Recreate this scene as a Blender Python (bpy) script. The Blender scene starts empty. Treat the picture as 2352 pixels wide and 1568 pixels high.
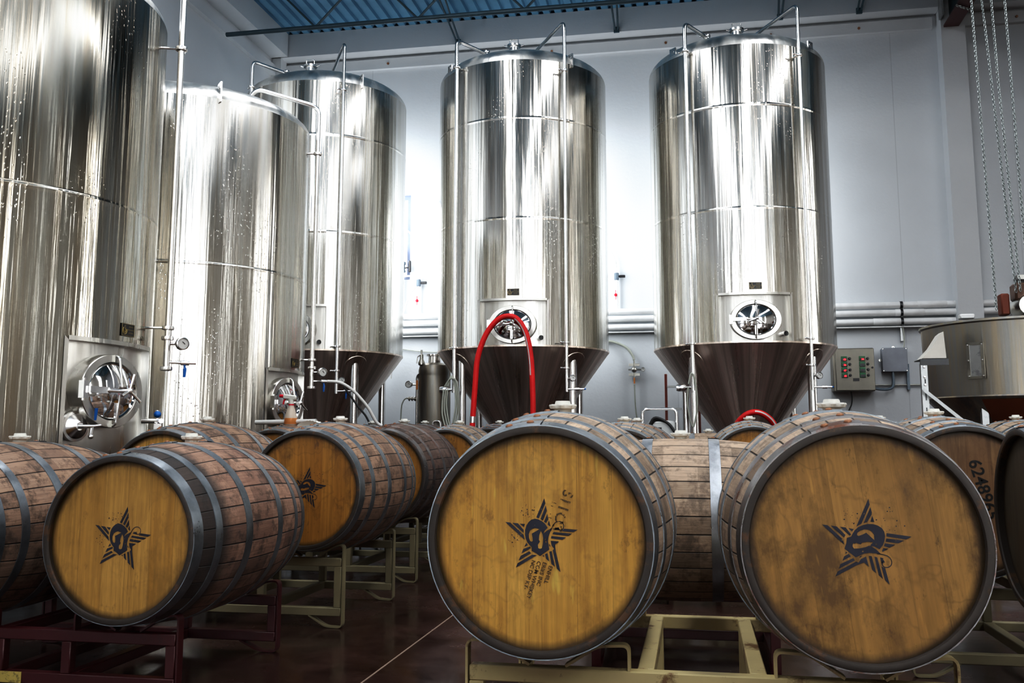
import bpy, math, random
from mathutils import Vector, Matrix
random.seed(7)
PI = math.pi
sc = bpy.context.scene
COL = sc.collection
AL = math.atan(.19)           # the camera is turned this much from the building's own axes
EYE = .88

# ------------------------------------------------------------------ materials
def newmat(name):
    m = bpy.data.materials.new(name); m.use_nodes = True
    nt = m.node_tree
    return m, nt, nt.nodes, nt.links, nt.nodes['Principled BSDF']

def N(nodes, kind, **kw):
    n = nodes.new(kind)
    for k, v in kw.items():
        if k in n.inputs.keys(): n.inputs[k].default_value = v
        else: setattr(n, k, v)
    return n

def math_(nt, op, a, b=None, clamp=False):
    n = nt.nodes.new('ShaderNodeMath'); n.operation = op; n.use_clamp = clamp
    for i, x in enumerate((a, b)):
        if x is None: continue
        if isinstance(x, (int, float)): n.inputs[i].default_value = x
        else: nt.links.new(x, n.inputs[i])
    return n.outputs[0]

def mapr(nt, x, a, b, c, d):
    n = nt.nodes.new('ShaderNodeMapRange')
    nt.links.new(x, n.inputs[0])
    for i, v in enumerate((a, b, c, d)): n.inputs[i+1].default_value = v
    return n.outputs[0]

def mixc(nt, fac, a, b, mode='MIX'):
    n = nt.nodes.new('ShaderNodeMix'); n.data_type = 'RGBA'; n.blend_type = mode
    if isinstance(fac, (int, float)): n.inputs[0].default_value = fac
    else: nt.links.new(fac, n.inputs[0])
    for i, x in ((6, a), (7, b)):
        if isinstance(x, tuple): n.inputs[i].default_value = (x + (1,))[:4]
        else: nt.links.new(x, n.inputs[i])
    return n.outputs[2]

def noise(nt, vec, scale, detail=3, rough=.55, out='Fac'):
    n = nt.nodes.new('ShaderNodeTexNoise'); n.inputs['Scale'].default_value = scale
    n.inputs['Detail'].default_value = detail; n.inputs['Roughness'].default_value = rough
    if vec is not None: nt.links.new(vec, n.inputs['Vector'])
    return n.outputs[out]

def scaled(nt, vec, s, loc=(0,0,0)):
    n = nt.nodes.new('ShaderNodeMapping'); n.inputs['Scale'].default_value = s; n.inputs['Location'].default_value = loc
    nt.links.new(vec, n.inputs['Vector']); return n.outputs[0]

def objvec(nt, seeded=True):
    tc = nt.nodes.new('ShaderNodeTexCoord')
    if not seeded: return tc.outputs['Object']
    oi = nt.nodes.new('ShaderNodeObjectInfo')
    ad = nt.nodes.new('ShaderNodeVectorMath'); ad.operation = 'ADD'
    mu = math_(nt, 'MULTIPLY', oi.outputs['Random'], 37.0)
    nt.links.new(tc.outputs['Object'], ad.inputs[0]); nt.links.new(mu, ad.inputs[1])
    return ad.outputs[0]

def bump(nt, p, h, strength, dist, chain=None):
    b = nt.nodes.new('ShaderNodeBump'); b.inputs['Strength'].default_value = strength; b.inputs['Distance'].default_value = dist
    nt.links.new(h, b.inputs['Height'])
    if chain is not None: nt.links.new(chain, b.inputs['Normal'])
    nt.links.new(b.outputs[0], p.inputs['Normal'])
    return b.outputs[0]

def plain(name, col, rough=.5, metal=0., bumps=0., spot=0., spotcol=(0,0,0), sscale=8):
    m, nt, ns, ln, p = newmat(name)
    p.inputs['Roughness'].default_value = rough; p.inputs['Metallic'].default_value = metal
    v = objvec(nt)
    n1 = noise(nt, v, 6, 4)
    c = mixc(nt, mapr(nt, n1, .3, .7, 0, 1), tuple(x*.88 for x in col), tuple(min(1, x*1.08) for x in col))
    if spot:
        n2 = noise(nt, v, sscale, 6, .7)
        c = mixc(nt, mapr(nt, n2, 1-spot-.06, 1-spot+.02, 0, .85), c, spotcol)
    ln.new(c, p.inputs['Base Color'])
    if bumps: bump(nt, p, noise(nt, v, 60, 3), bumps, .003)
    return m

def steel(name, tint=(.60,.595,.57), rough=.17, wave=.012, fine=.0010, spots=True, refl_stain=.25, zs=.18, radial=False):
    """polished tank steel: rolled sheet with slight vertical waves, drips, wipe marks and painted-in reflection bands"""
    m, nt, ns, ln, p = newmat(name)
    v = objvec(nt)
    if radial:      # streaks that follow the slope of a cone
        tc = nt.nodes.new('ShaderNodeTexCoord'); nm = nt.nodes.new('ShaderNodeVectorMath'); nm.operation = 'NORMALIZE'
        ln.new(scaled(nt, tc.outputs['Object'], (1, 1, 0)), nm.inputs[0])
        a2 = nt.nodes.new('ShaderNodeVectorMath'); a2.operation = 'ADD'
        ln.new(nm.outputs[0], a2.inputs[0]); ln.new(scaled(nt, tc.outputs['Object'], (0, 0, .25)), a2.inputs[1]); v = a2.outputs[0]
    broad = noise(nt, scaled(nt, v, (1, 1, zs*.6)), 2.6, 1)
    mid = noise(nt, scaled(nt, v, (1, 1, zs*.4)), 9, 2)
    fin = noise(nt, scaled(nt, v, (1, 1, .02)), 70, 2)
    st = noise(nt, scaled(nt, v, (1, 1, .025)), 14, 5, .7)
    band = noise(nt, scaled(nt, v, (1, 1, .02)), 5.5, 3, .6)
    c = mixc(nt, mapr(nt, st, .42, .62, 0, min(1, refl_stain*1.6)), tint, (.36, .30, .22))  # brown stain streaks that also paint in the look of reflections
    c = mixc(nt, mapr(nt, band, .50, .66, 0, min(.6, refl_stain*1.3)), c, (.36, .32, .255))  # darker upright bands: reflections painted into the base colour
    ln.new(c, p.inputs['Base Color'])
    p.inputs['Metallic'].default_value = 1
    r = mapr(nt, noise(nt, scaled(nt, v, (1, 1, .12)), 6, 4), .35, .7, rough*.75, rough*1.5)
    ln.new(r, p.inputs['Roughness'])
    b0 = bump(nt, p, band, 1, wave*1.1)
    b1 = bump(nt, p, broad, 1, wave*1.8, b0)
    b2 = bump(nt, p, mid, 1, wave*.22, b1)
    b3 = bump(nt, p, fin, 1, fine, b2)
    if spots:
        vo = nt.nodes.new('ShaderNodeTexVoronoi'); vo.inputs['Scale'].default_value = 55
        ln.new(scaled(nt, v, (1, 1, .7)), vo.inputs['Vector'])
        d = mapr(nt, vo.outputs['Distance'], 0, .22, 1, 0)
        gate = mapr(nt, noise(nt, scaled(nt, v, (1, 1, .35)), 3, 3), .5, .62, 0, 1)
        bump(nt, p, math_(nt, 'MULTIPLY', d, gate), 1, .0012, b3)
    return m

M = {}
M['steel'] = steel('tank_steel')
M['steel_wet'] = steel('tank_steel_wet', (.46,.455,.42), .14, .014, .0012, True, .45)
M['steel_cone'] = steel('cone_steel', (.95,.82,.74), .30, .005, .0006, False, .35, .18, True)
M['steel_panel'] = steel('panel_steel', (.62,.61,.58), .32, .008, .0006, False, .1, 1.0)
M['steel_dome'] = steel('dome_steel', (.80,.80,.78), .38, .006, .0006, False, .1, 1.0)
M['tube'] = plain('tube_steel', (.82,.81,.80), .24, 1)
M['tube_dark'] = plain('dull_steel', (.42,.41,.38), .3, 1)
M['mirror'] = plain('door_mirror_steel', (.75,.75,.76), .06, 1)
M['hopper'] = steel('hopper_steel', (.30,.295,.28), .42, .004, .001, False, .5)
M['hopper_cone'] = steel('hopper_cone_steel', (.2,.19,.185), .4, .004, .001, False, .5)
M['galv'] = plain('galvanised_steel', (.45,.46,.46), .45, .8, spot=.35, spotcol=(.25,.26,.27))
M['black'] = plain('black_plastic', (.012,.012,.015), .4)
M['rubber'] = plain('black_rubber', (.01,.01,.012), .55)
M['white_pl'] = plain('white_silicone', (.86,.86,.80), .45)
M['pvc'] = plain('white_painted_pipe', (.92,.93,.93), .35)
M['blue_pl'] = plain('blue_plastic', (.0,.16,.55), .35)
M['red_pl'] = plain('red_plastic', (.75,.01,.04), .4)
M['redhose'] = plain('red_rubber_hose', (.85,.018,.02), .5, bumps=.2)
M['whitehose'] = plain('white_hose', (.8,.8,.78), .35)
M['clearhose'] = plain('clear_grey_hose', (.48,.5,.44), .25)
M['greypvc'] = plain('grey_plastic', (.16,.21,.26), .4)
M['grey_box'] = plain('grey_painted_box', (.32,.34,.38), .5)
M['panel_box'] = plain('brushed_enclosure', (.20,.185,.155), .42, .4)
M['gold'] = plain('gold_print', (.40,.31,.12), .5, .2)
M['ink'] = None
M['copper'] = plain('copper_rivet', (.30,.14,.07), .5, .3)
M['orange'] = plain('orange_liquid_plastic', (.72,.30,.10), .35)
M['clearpl'] = plain('cloudy_plastic', (.72,.62,.52), .3)
M['ladder'] = plain('ladder_fibreglass', (.25,.05,.03), .5)
M['joist'] = plain('joist_paint', (.035,.075,.10), .5)
M['maroon'] = plain('maroon_beam_paint', (.055,.012,.012), .5, spot=.3, spotcol=(.02,.01,.01))
M['teal_dark'] = plain('dark_web_paint', (.02,.035,.04), .5)
M['chain'] = plain('chain_steel', (.28,.31,.31), .4, .8)
M['gauge_face'] = plain('gauge_face', (.85,.85,.82), .4)
M['yellowlab'] = plain('yellow_tag', (.62,.50,.16), .6, spot=.42, spotcol=(.25,.2,.08), sscale=40)
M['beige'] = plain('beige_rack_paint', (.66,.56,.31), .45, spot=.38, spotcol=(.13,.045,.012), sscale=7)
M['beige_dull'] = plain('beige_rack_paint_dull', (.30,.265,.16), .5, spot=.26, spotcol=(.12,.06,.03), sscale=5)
M['redrack'] = plain('dark_red_rack_paint', (.06,.006,.008), .4, spot=.3, spotcol=(.02,.006,.006), sscale=6)
M['brownlabel'] = plain('brown_patch', (.16,.035,.012), .6)
M['paper'] = plain('white_sack', (.78,.76,.70), .7)

def emis(name, col, s):
    m, nt, ns, ln, p = newmat(name)
    p.inputs['Base Color'].default_value = (0, 0, 0, 1)
    p.inputs['Emission Color'].default_value = col + (1,); p.inputs['Emission Strength'].default_value = s
    return m
M['led'] = emis('red_display_digits', (1, .02, .03), 4)
M['green'] = plain('green_controller', (.0,.12,.035), .4)

def wallmat(name, col, panel=True):
    m, nt, ns, ln, p = newmat(name)
    v = objvec(nt, False)
    n1 = noise(nt, v, 1.2, 4)
    c = mixc(nt, mapr(nt, n1, .3, .7, 0, 1), tuple(x*.94 for x in col), col)
    sp = nt.nodes.new('ShaderNodeSeparateXYZ'); ln.new(v, sp.inputs[0])
    h = noise(nt, v, 22, 5, .65)
    if panel:
        # upright joints between the wall panels
        fr = math_(nt, 'FRACT', math_(nt, 'MULTIPLY', math_(nt, 'ADD', sp.outputs[0], 3.43+3.42*8), 1/1.33))
        line = math_(nt, 'LESS_THAN', fr, .008)
        c = mixc(nt, math_(nt, 'MULTIPLY', line, .22), c, tuple(x*.3 for x in col))
    ln.new(c, p.inputs['Base Color']); p.inputs['Roughness'].default_value = .6
    bump(nt, p, h, .35, .006)
    return m
M['wall'] = wallmat('white_wall_paint', (.74,.77,.80))
M['wall_plain'] = wallmat('white_beam_paint', (.74,.76,.78), False)
M['wall_dark'] = wallmat('room_wall_paint', (.62,.58,.51), False)

def floormat():
    m, nt, ns, ln, p = newmat('stained_concrete')
    v = objvec(nt, False)
    a = noise(nt, v, 1.3, 6, .65); b = noise(nt, v, 7, 6, .7)
    c = mixc(nt, mapr(nt, a, .35, .68, 0, 1), (.024,.012,.010), (.075,.032,.025))
    c = mixc(nt, mapr(nt, b, .5, .75, 0, .5), c, (.11,.065,.05))
    w = noise(nt, scaled(nt, v, (1,.5,1)), 3, 8, .8)
    c = mixc(nt, mapr(nt, w, .66, .74, 0, .35), c, (.26,.19,.16))
    ln.new(c, p.inputs['Base Color'])
    ln.new(mapr(nt, a, .35, .65, .10, .34), p.inputs['Roughness'])
    p.inputs['Specular IOR Level'].default_value = .55
    bump(nt, p, b, .12, .006)
    return m
M['floor'] = floormat()
M['joint'] = plain('floor_joint_filler', (.30,.22,.17), .6)

def deckmat():
    m, nt, ns, ln, p = newmat('blue_steel_deck')
    v = objvec(nt, False)
    c = mixc(nt, mapr(nt, noise(nt, v, 2, 3), .3, .7, 0, 1), (.12,.29,.43), (.18,.38,.54))
    ln.new(c, p.inputs['Base Color']); p.inputs['Roughness'].default_value = .5
    return m
M['deck'] = deckmat()

def stavemat(name, a, b, dark=.25, grey=.2, burnt=False):
    m, nt, ns, ln, p = newmat(name)
    tc = nt.nodes.new('ShaderNodeTexCoord'); sp = nt.nodes.new('ShaderNodeSeparateXYZ'); ln.new(tc.outputs['UV'], sp.inputs[0])
    U, V = sp.outputs[0], sp.outputs[1]
    oi = nt.nodes.new('ShaderNodeObjectInfo')
    sid = math_(nt, 'FLOOR', math_(nt, 'MULTIPLY', U, 30)); zid = math_(nt, 'FLOOR', math_(nt, 'MULTIPLY', V, 7))
    def wn(x, y):
        cb = nt.nodes.new('ShaderNodeCombineXYZ'); ln.new(x, cb.inputs[0])
        if y is not None: ln.new(y, cb.inputs[1])
        ln.new(math_(nt, 'MULTIPLY', oi.outputs['Random'], 91.7), cb.inputs[2])
        w = nt.nodes.new('ShaderNodeTexWhiteNoise'); w.noise_dimensions = '3D'; ln.new(cb.outputs[0], w.inputs['Vector']); return w.outputs['Value']
    r1 = wn(sid, None); r2 = wn(sid, zid)
    fr = math_(nt, 'FRACT', math_(nt, 'MULTIPLY', U, 30))
    edge = math_(nt, 'MINIMUM', fr, math_(nt, 'SUBTRACT', 1, fr))
    gap = mapr(nt, edge, .01, .05, 1, 0)
    cb = nt.nodes.new('ShaderNodeCombineXYZ')
    ln.new(math_(nt, 'MULTIPLY', U, 60), cb.inputs[0]); ln.new(math_(nt, 'MULTIPLY', V, 3), cb.inputs[1]); ln.new(math_(nt, 'MULTIPLY', oi.outputs['Random'], 50), cb.inputs[2])
    grain = noise(nt, scaled(nt, cb.outputs[0], (4, 2.4, 1)), 1, 5, .7)
    st = noise(nt, objvec(nt), 5, 6, .72)
    st2 = noise(nt, objvec(nt), 14, 5, .75)
    c = mixc(nt, r1, a, b)
    c = mixc(nt, mapr(nt, r2, 0, 1, 0, .75), c, tuple(x*1.25 for x in b))
    c = mixc(nt, mapr(nt, r2, .0, .35, .55, 0), c, tuple(x*.45 for x in a))
    c = mixc(nt, mapr(nt, grain, .35, .7, 0, .55), c, tuple(x*.5 for x in a))
    c = mixc(nt, mapr(nt, st, .48, .68, 0, grey), c, (.26,.235,.21))
    c = mixc(nt, mapr(nt, st2, .48, .62, 0, min(.85, dark*2.6)), c, (.02,.015,.012))
    if burnt:
        bz = mapr(nt, math_(nt, 'ADD', V, math_(nt, 'MULTIPLY', st2, .12)), .24, .30, 1, 0)
        c = mixc(nt, mapr(nt, bz, 0, 1, 0, .88), c, (.02,.02,.02))
    c = mixc(nt, gap, c, (.008,.006,.005))
    ln.new(c, p.inputs['Base Color']); p.inputs['Roughness'].default_value = .62
    h = math_(nt, 'SUBTRACT', math_(nt, 'MULTIPLY', grain, .5), math_(nt, 'MULTIPLY', gap, 1.2))
    bump(nt, p, h, .7, .004)
    return m
M['stave'] = stavemat('oak_staves', (.24,.145,.10), (.42,.28,.195))
M['stave_pale'] = stavemat('weathered_oak_staves', (.33,.24,.17), (.56,.43,.32), .2, .35)
M['stave_dark'] = stavemat('dark_grey_oak_staves', (.10,.065,.05), (.19,.125,.10), .3, .25)
M['stave_burnt'] = stavemat('stained_oak_staves', (.25,.14,.10), (.44,.28,.20), .25, .15, True)

def headmat(name, a, b, stain=.5, fleck=.3, plank=.085, tilt=0., dk=(.07,.035,.012)):
    m, nt, ns, ln, p = newmat(name)
    tc = nt.nodes.new('ShaderNodeTexCoord')
    mp = nt.nodes.new('ShaderNodeMapping'); mp.inputs['Rotation'].default_value = (0, tilt, 0); ln.new(tc.outputs['Object'], mp.inputs['Vector'])
    v0 = mp.outputs[0]
    sp = nt.nodes.new('ShaderNodeSeparateXYZ'); ln.new(v0, sp.inputs[0])
    oi = nt.nodes.new('ShaderNodeObjectInfo')
    rr = math_(nt, 'MULTIPLY', oi.outputs['Random'], 23)
    q = math_(nt, 'ADD', math_(nt, 'MULTIPLY', sp.outputs[0], 1/plank), rr)
    pid = math_(nt, 'FLOOR', q); fr = math_(nt, 'FRACT', q)
    w = nt.nodes.new('ShaderNodeTexWhiteNoise'); w.noise_dimensions = '1D'; ln.new(pid, w.inputs['W'])
    edge = math_(nt, 'MINIMUM', fr, math_(nt, 'SUBTRACT', 1, fr)); gap = mapr(nt, edge, 0, .012, 1, 0)
    ad = nt.nodes.new('ShaderNodeVectorMath'); ad.operation = 'ADD'; ln.new(v0, ad.inputs[0]); ln.new(math_(nt, 'ADD', rr, math_(nt, 'MULTIPLY', pid, .37)), ad.inputs[1])
    v = ad.outputs[0]
    g1 = noise(nt, scaled(nt, v, (1, 1, .045)), 90, 4, .65)
    g2 = noise(nt, scaled(nt, v, (1, 1, .12)), 16, 4, .6)
    fl = noise(nt, scaled(nt, v, (1, 1, .16)), 48, 2, .5)
    ad2 = nt.nodes.new('ShaderNodeVectorMath'); ad2.operation = 'ADD'; ln.new(v0, ad2.inputs[0]); ln.new(rr, ad2.inputs[1])
    s1 = noise(nt, scaled(nt, ad2.outputs[0], (1, 1, .55)), 8.5, 6, .68)
    s2 = noise(nt, ad2.outputs[0], 3.6, 4, .6)
    c = mixc(nt, w.outputs['Value'], a, b)
    c = mixc(nt, mapr(nt, g1, .35, .65, 0, .75), c, tuple(x*.55 for x in a))
    c = mixc(nt, mapr(nt, g2, .35, .7, 0, .45), c, tuple(min(1, x*1.12) for x in b))
    c = mixc(nt, mapr(nt, s2, .42, .66, 0, .38), c, tuple(x*.55 for x in a))
    c = mixc(nt, mapr(nt, s1, .50, .66, 0, stain), c, dk)
    c = mixc(nt, mapr(nt, noise(nt, scaled(nt, ad2.outputs[0], (1, 1, .5), (7, 3, 1)), 30, 5, .7), .60, .70, 0, stain*.9), c, dk)
    dl = math_(nt, 'ABSOLUTE', math_(nt, 'SUBTRACT', s2, .47))
    c = mixc(nt, mapr(nt, dl, .0, .016, stain*.32, 0), c, dk)
    c = mixc(nt, mapr(nt, fl, .66, .72, 0, fleck), c, tuple(min(1, x*1.5) for x in b))
    c = mixc(nt, math_(nt, 'MULTIPLY', gap, .45), c, dk)
    ln_ = nt.nodes.new('ShaderNodeVectorMath'); ln_.operation = 'LENGTH'; ln.new(tc.outputs['Object'], ln_.inputs[0])
    rim = mapr(nt, math_(nt, 'ADD', ln_.outputs['Value'], math_(nt, 'MULTIPLY', s1, .018)), .243, .262, 0, .85)
    c = mixc(nt, rim, c, tuple(x*.35 for x in dk))
    ln.new(c, p.inputs['Base Color']); p.inputs['Roughness'].default_value = .5
    bump(nt, p, g1, .15, .002)
    return m
M['head_gold'] = headmat('golden_oak_head', (.68,.365,.075), (.90,.565,.165), .45, .35)
M['head_tan'] = headmat('tan_oak_head', (.40,.225,.07), (.56,.34,.12), .75, .3, .07, .12)
M['head_yellow'] = headmat('yellow_oak_head', (.56,.31,.07), (.72,.45,.14), .3, .15)
M['head_amber'] = headmat('amber_oak_head', (.42,.19,.03), (.56,.29,.06), .65, .1, .06)
M['head_brown'] = headmat('brown_oak_head', (.28,.16,.08), (.40,.25,.13), .35, .1)
M['head_dark'] = headmat('dark_oak_head', (.07,.055,.035), (.11,.085,.055), .6, .1)

def hoopmat(name, col, rust):
    m, nt, ns, ln, p = newmat(name)
    v = objvec(nt)
    c = mixc(nt, mapr(nt, noise(nt, v, 9, 5, .7), .35, .7, 0, 1), tuple(x*.6 for x in col), col)
    c = mixc(nt, mapr(nt, noise(nt, v, 5, 6, .75), .72-rust, .80-rust, 0, .8), c, (.14,.05,.022))
    ln.new(c, p.inputs['Base Color']); p.inputs['Metallic'].default_value = .75
    ln.new(mapr(nt, noise(nt, v, 12, 5, .7), .3, .7, .24, .5), p.inputs['Roughness'])
    bump(nt, p, noise(nt, v, 40, 4), .25, .003)
    return m
M['hoop'] = hoopmat('weathered_steel_hoop', (.28,.31,.34), .0)
M['hoop_rust'] = hoopmat('rusty_steel_hoop', (.24,.23,.23), .2)
M['hoop_bright'] = hoopmat('galvanised_hoop', (.50,.53,.57), .04)
M['chime'] = plain('blackened_chime', (.035,.026,.02), .55, spot=.4, spotcol=(.10,.05,.02), sscale=12)

def inkmat(name, col, hole):
    m, nt, ns, ln, p = newmat(name)
    p.inputs['Base Color'].default_value = col + (1,); p.inputs['Roughness'].default_value = .6
    n = noise(nt, objvec(nt, False), 120, 4, .6)
    ln.new(mapr(nt, n, hole, hole+.03, 1, 0), p.inputs['Alpha'])
    return m
M['ink'] = inkmat('navy_stencil_ink', (.014,.014,.028), .67)
M['faded'] = inkmat('faded_stencil_ink', (.10,.06,.02), .52)
M['faded2'] = inkmat('faded_small_ink', (.075,.045,.02), .60)
M['stencil'] = inkmat('black_stencil_ink', (.012,.012,.012), .72)

# ------------------------------------------------------------------ mesh building
class MB:
    def __init__(s): s.v = []; s.f = []; s.m = []; s.uv = {}; s.flat = set()
    def add(s, vs, fs, mi=0, flat=False, uvs=None):
        o = len(s.v); s.v += [tuple(x) for x in vs]
        for k, f in enumerate(fs):
            if flat: s.flat.add(len(s.f))
            if uvs: s.uv[len(s.f)] = uvs[k]
            s.f.append(tuple(i+o for i in f)); s.m.append(mi)
        return s
    def box(s, c, d, mi=0, rot=None, bev=0):
        x, y, z = (q/2 for q in d)
        if bev <= 0:
            vs = [(a*x, b*y, e*z) for a in (-1, 1) for b in (-1, 1) for e in (-1, 1)]
            fs = [(0,1,3,2), (4,6,7,5), (0,4,5,1), (2,3,7,6), (0,2,6,4), (1,5,7,3)]
        else:
            b_ = min(bev, x*.9, y*.9, z*.9)
            vs = []; idx = {}
            for a in (-1, 1):
                for b in (-1, 1):
                    for e in (-1, 1):
                        for ax in range(3):
                            q = [a*(x-b_), b*(y-b_), e*(z-b_)]; q[ax] = (a*x, b*y, e*z)[ax]
                            idx[(a, b, e, ax)] = len(vs); vs.append(tuple(q))
            fs = []
            for a in (-1, 1):
                fs.append([idx[(a, b, e, 0)] for b, e in ((-1,-1), (-1,1), (1,1), (1,-1))][::-a])
                fs.append([idx[(b, a, e, 1)] for b, e in ((-1,-1), (-1,1), (1,1), (1,-1))][::a])
                fs.append([idx[(b, e, a, 2)] for b, e in ((-1,-1), (-1,1), (1,1), (1,-1))][::-a])
            for a in (-1, 1):
                for b in (-1, 1):
                    fs.append([idx[(a,b,-1,0)], idx[(a,b,1,0)], idx[(a,b,1,1)], idx[(a,b,-1,1)]])
                    fs.append([idx[(a,-1,b,0)], idx[(a,1,b,0)], idx[(a,1,b,2)], idx[(a,-1,b,2)]])
                    fs.append([idx[(-1,a,b,1)], idx[(1,a,b,1)], idx[(1,a,b,2)], idx[(-1,a,b,2)]])
                    for e in (-1, 1): fs.append([idx[(a,b,e,0)], idx[(a,b,e,1)], idx[(a,b,e,2)]])
        if rot: vs = [tuple(rot @ Vector(q)) for q in vs]
        vs = [(q[0]+c[0], q[1]+c[1], q[2]+c[2]) for q in vs]
        return s.add(vs, fs, mi, True)
    def tube(s, pts, r, seg=12, mi=0, caps=True, flatten=None):
        pts = [Vector(p) for p in pts]; n = len(pts)
        T = [(pts[min(i+1, n-1)]-pts[max(i-1, 0)]).normalized() for i in range(n)]
        up = Vector((0,0,1)) if abs(T[0].z) < .9 else Vector((0,1,0))
        X = T[0].cross(up).normalized(); vs = []
        for i in range(n):
            X = (X - T[i]*X.dot(T[i])).normalized(); Y = T[i].cross(X)
            ri = r[i] if isinstance(r, (list, tuple)) else r
            for k in range(seg):
                a = 2*PI*k/seg; vs.append(pts[i] + X*(ri*math.cos(a)) + Y*(ri*math.sin(a)))
        fs = [(i*seg+k, i*seg+(k+1) % seg, (i+1)*seg+(k+1) % seg, (i+1)*seg+k) for i in range(n-1) for k in range(seg)]
        s.add(vs, fs, mi)
        if caps:
            s.add(vs[:seg], [tuple(range(seg))[::-1]], mi, True); s.add(vs[-seg:], [tuple(range(seg))], mi, True)
        return s
    def strap(s, pts, w, t, axis=(0,1,0), mi=0):
        """flat bar bent along pts, w wide along axis, t thick"""
        A = Vector(axis); P = [Vector(p) for p in pts]; n = len(P); vs = []
        for i in range(n):
            T = (P[min(i+1, n-1)]-P[max(i-1, 0)]).normalized(); Nn = T.cross(A).normalized()
            for a, b in ((-1,-1), (1,-1), (1,1), (-1,1)): vs.append(P[i]+A*(a*w/2)+Nn*(b*t/2))
        fs = [(i*4+k, i*4+(k+1) % 4, i*4+4+(k+1) % 4, i*4+4+k) for i in range(n-1) for k in range(4)]
        fs += [(3,2,1,0), tuple((n-1)*4+k for k in range(4))]
        return s.add(vs, fs, mi, True)
    def lathe(s, prof, seg=48, c=(0,0,0), ax='Z', mi=0, a0=0, a1=2*PI, flat=False):
        vs = []; full = abs(a1-a0-2*PI) < 1e-6; m = seg if full else seg+1
        for r, h in prof:
            for k in range(m):
                a = a0+(a1-a0)*k/seg; x, y = r*math.cos(a), r*math.sin(a)
                q = {'Z': (x, y, h), 'Y': (x, h, -y), 'X': (h, x, y)}[ax]
                vs.append((q[0]+c[0], q[1]+c[1], q[2]+c[2]))
        fs = []
        for i in range(len(prof)-1):
            for k in range(seg):
                k2 = (k+1) % m
                if prof[i][0] < 1e-7 and prof[i+1][0] < 1e-7: continue
                if prof[i][0] < 1e-7: fs.append((i*m+k, (i+1)*m+k2, (i+1)*m+k))
                elif prof[i+1][0] < 1e-7: fs.append((i*m+k, i*m+k2, (i+1)*m+k))
                else: fs.append((i*m+k, i*m+k2, (i+1)*m+k2, (i+1)*m+k))
        return s.add(vs, fs, mi, flat)
    def ball(s, c, r, mi=0, seg=16, sc_=(1,1,1)):
        prof = [(r*math.sin(PI*i/8), -r*math.cos(PI*i/8)) for i in range(9)]; prof[0] = (0, -r); prof[-1] = (0, r)
        o = len(s.v); s.lathe(prof, seg, (0,0,0), 'Z', mi)
        for i in range(o, len(s.v)): v = s.v[i]; s.v[i] = (v[0]*sc_[0]+c[0], v[1]*sc_[1]+c[1], v[2]*sc_[2]+c[2])
        return s
    def xf(s, mat):
        s.v = [tuple(mat @ Vector(q)) for q in s.v]; return s
    def mesh(s, name, mats):
        me = bpy.data.meshes.new(name); me.from_pydata(s.v, [], s.f)
        for m in (mats if isinstance(mats, (list, tuple)) else [mats]): me.materials.append(m)
        me.polygons.foreach_set('use_smooth', [i not in s.flat for i in range(len(s.f))])
        me.polygons.foreach_set('material_index', s.m)
        if s.uv:
            ul = me.uv_layers.new(name='UVMap')
            for p in me.polygons:
                u = s.uv.get(p.index)
                if u:
                    for k, li in enumerate(p.loop_indices): ul.data[li].uv = u[k]
        me.update(); import bmesh
        bm = bmesh.new(); bm.from_mesh(me); bmesh.ops.remove_doubles(bm, verts=bm.verts, dist=1e-6)
        bmesh.ops.recalc_face_normals(bm, faces=bm.faces); bm.to_mesh(me); bm.free()
        me.set_sharp_from_angle(angle=math.radians(38))
        return me

def obj(name, mb, mats, parent=None, loc=None):
    me = mb if isinstance(mb, bpy.types.Mesh) else mb.mesh(name, mats)
    o = bpy.data.objects.new(name, me); COL.objects.link(o)
    if parent is not None: o.parent = parent
    if loc is not None: o.location = loc
    return o
def tag(o, label, cat, group=None, kind=None):
    if label: o['label'] = label
    if cat: o['category'] = cat
    if group: o['group'] = group
    if kind: o['kind'] = kind
    return o
def thing(name, label, cat, loc=(0,0,0), rz=0, group=None):
    o = bpy.data.objects.new(name, None); COL.objects.link(o); o.empty_display_size = .1
    o.location = loc; o.rotation_euler = (0, 0, rz)
    return tag(o, label, cat, group)
def struct(name, mb, mats, parent=None):
    o = obj(name, mb, mats, parent)
    if parent is None: o['kind'] = 'structure'
    return o

def fillet(pts, r, n=6):
    P = [Vector(p) for p in pts]; out = [P[0]]
    for i in range(1, len(P)-1):
        a, b, c = P[i-1], P[i], P[i+1]; d1 = (a-b); d2 = (c-b)
        rr = min(r, d1.length*.49, d2.length*.49); s_ = b+d1.normalized()*rr; e_ = b+d2.normalized()*rr
        for k in range(n+1):
            t = k/n; out.append(s_*(1-t)**2+b*2*t*(1-t)+e_*t*t)
    out.append(P[-1]); return out
def smooth(pts, n=8):
    P = [Vector(p) for p in pts]; out = []
    for i in range(len(P)-1):
        p0, p1, p2, p3 = P[max(i-1, 0)], P[i], P[i+1], P[min(i+2, len(P)-1)]
        for k in range(n):
            t = k/n; out.append(.5*((2*p1)+(p2-p0)*t+(2*p0-5*p1+4*p2-p3)*t*t+(3*p1-p0-3*p2+p3)*t**3))
    out.append(P[-1]); return out

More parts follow.
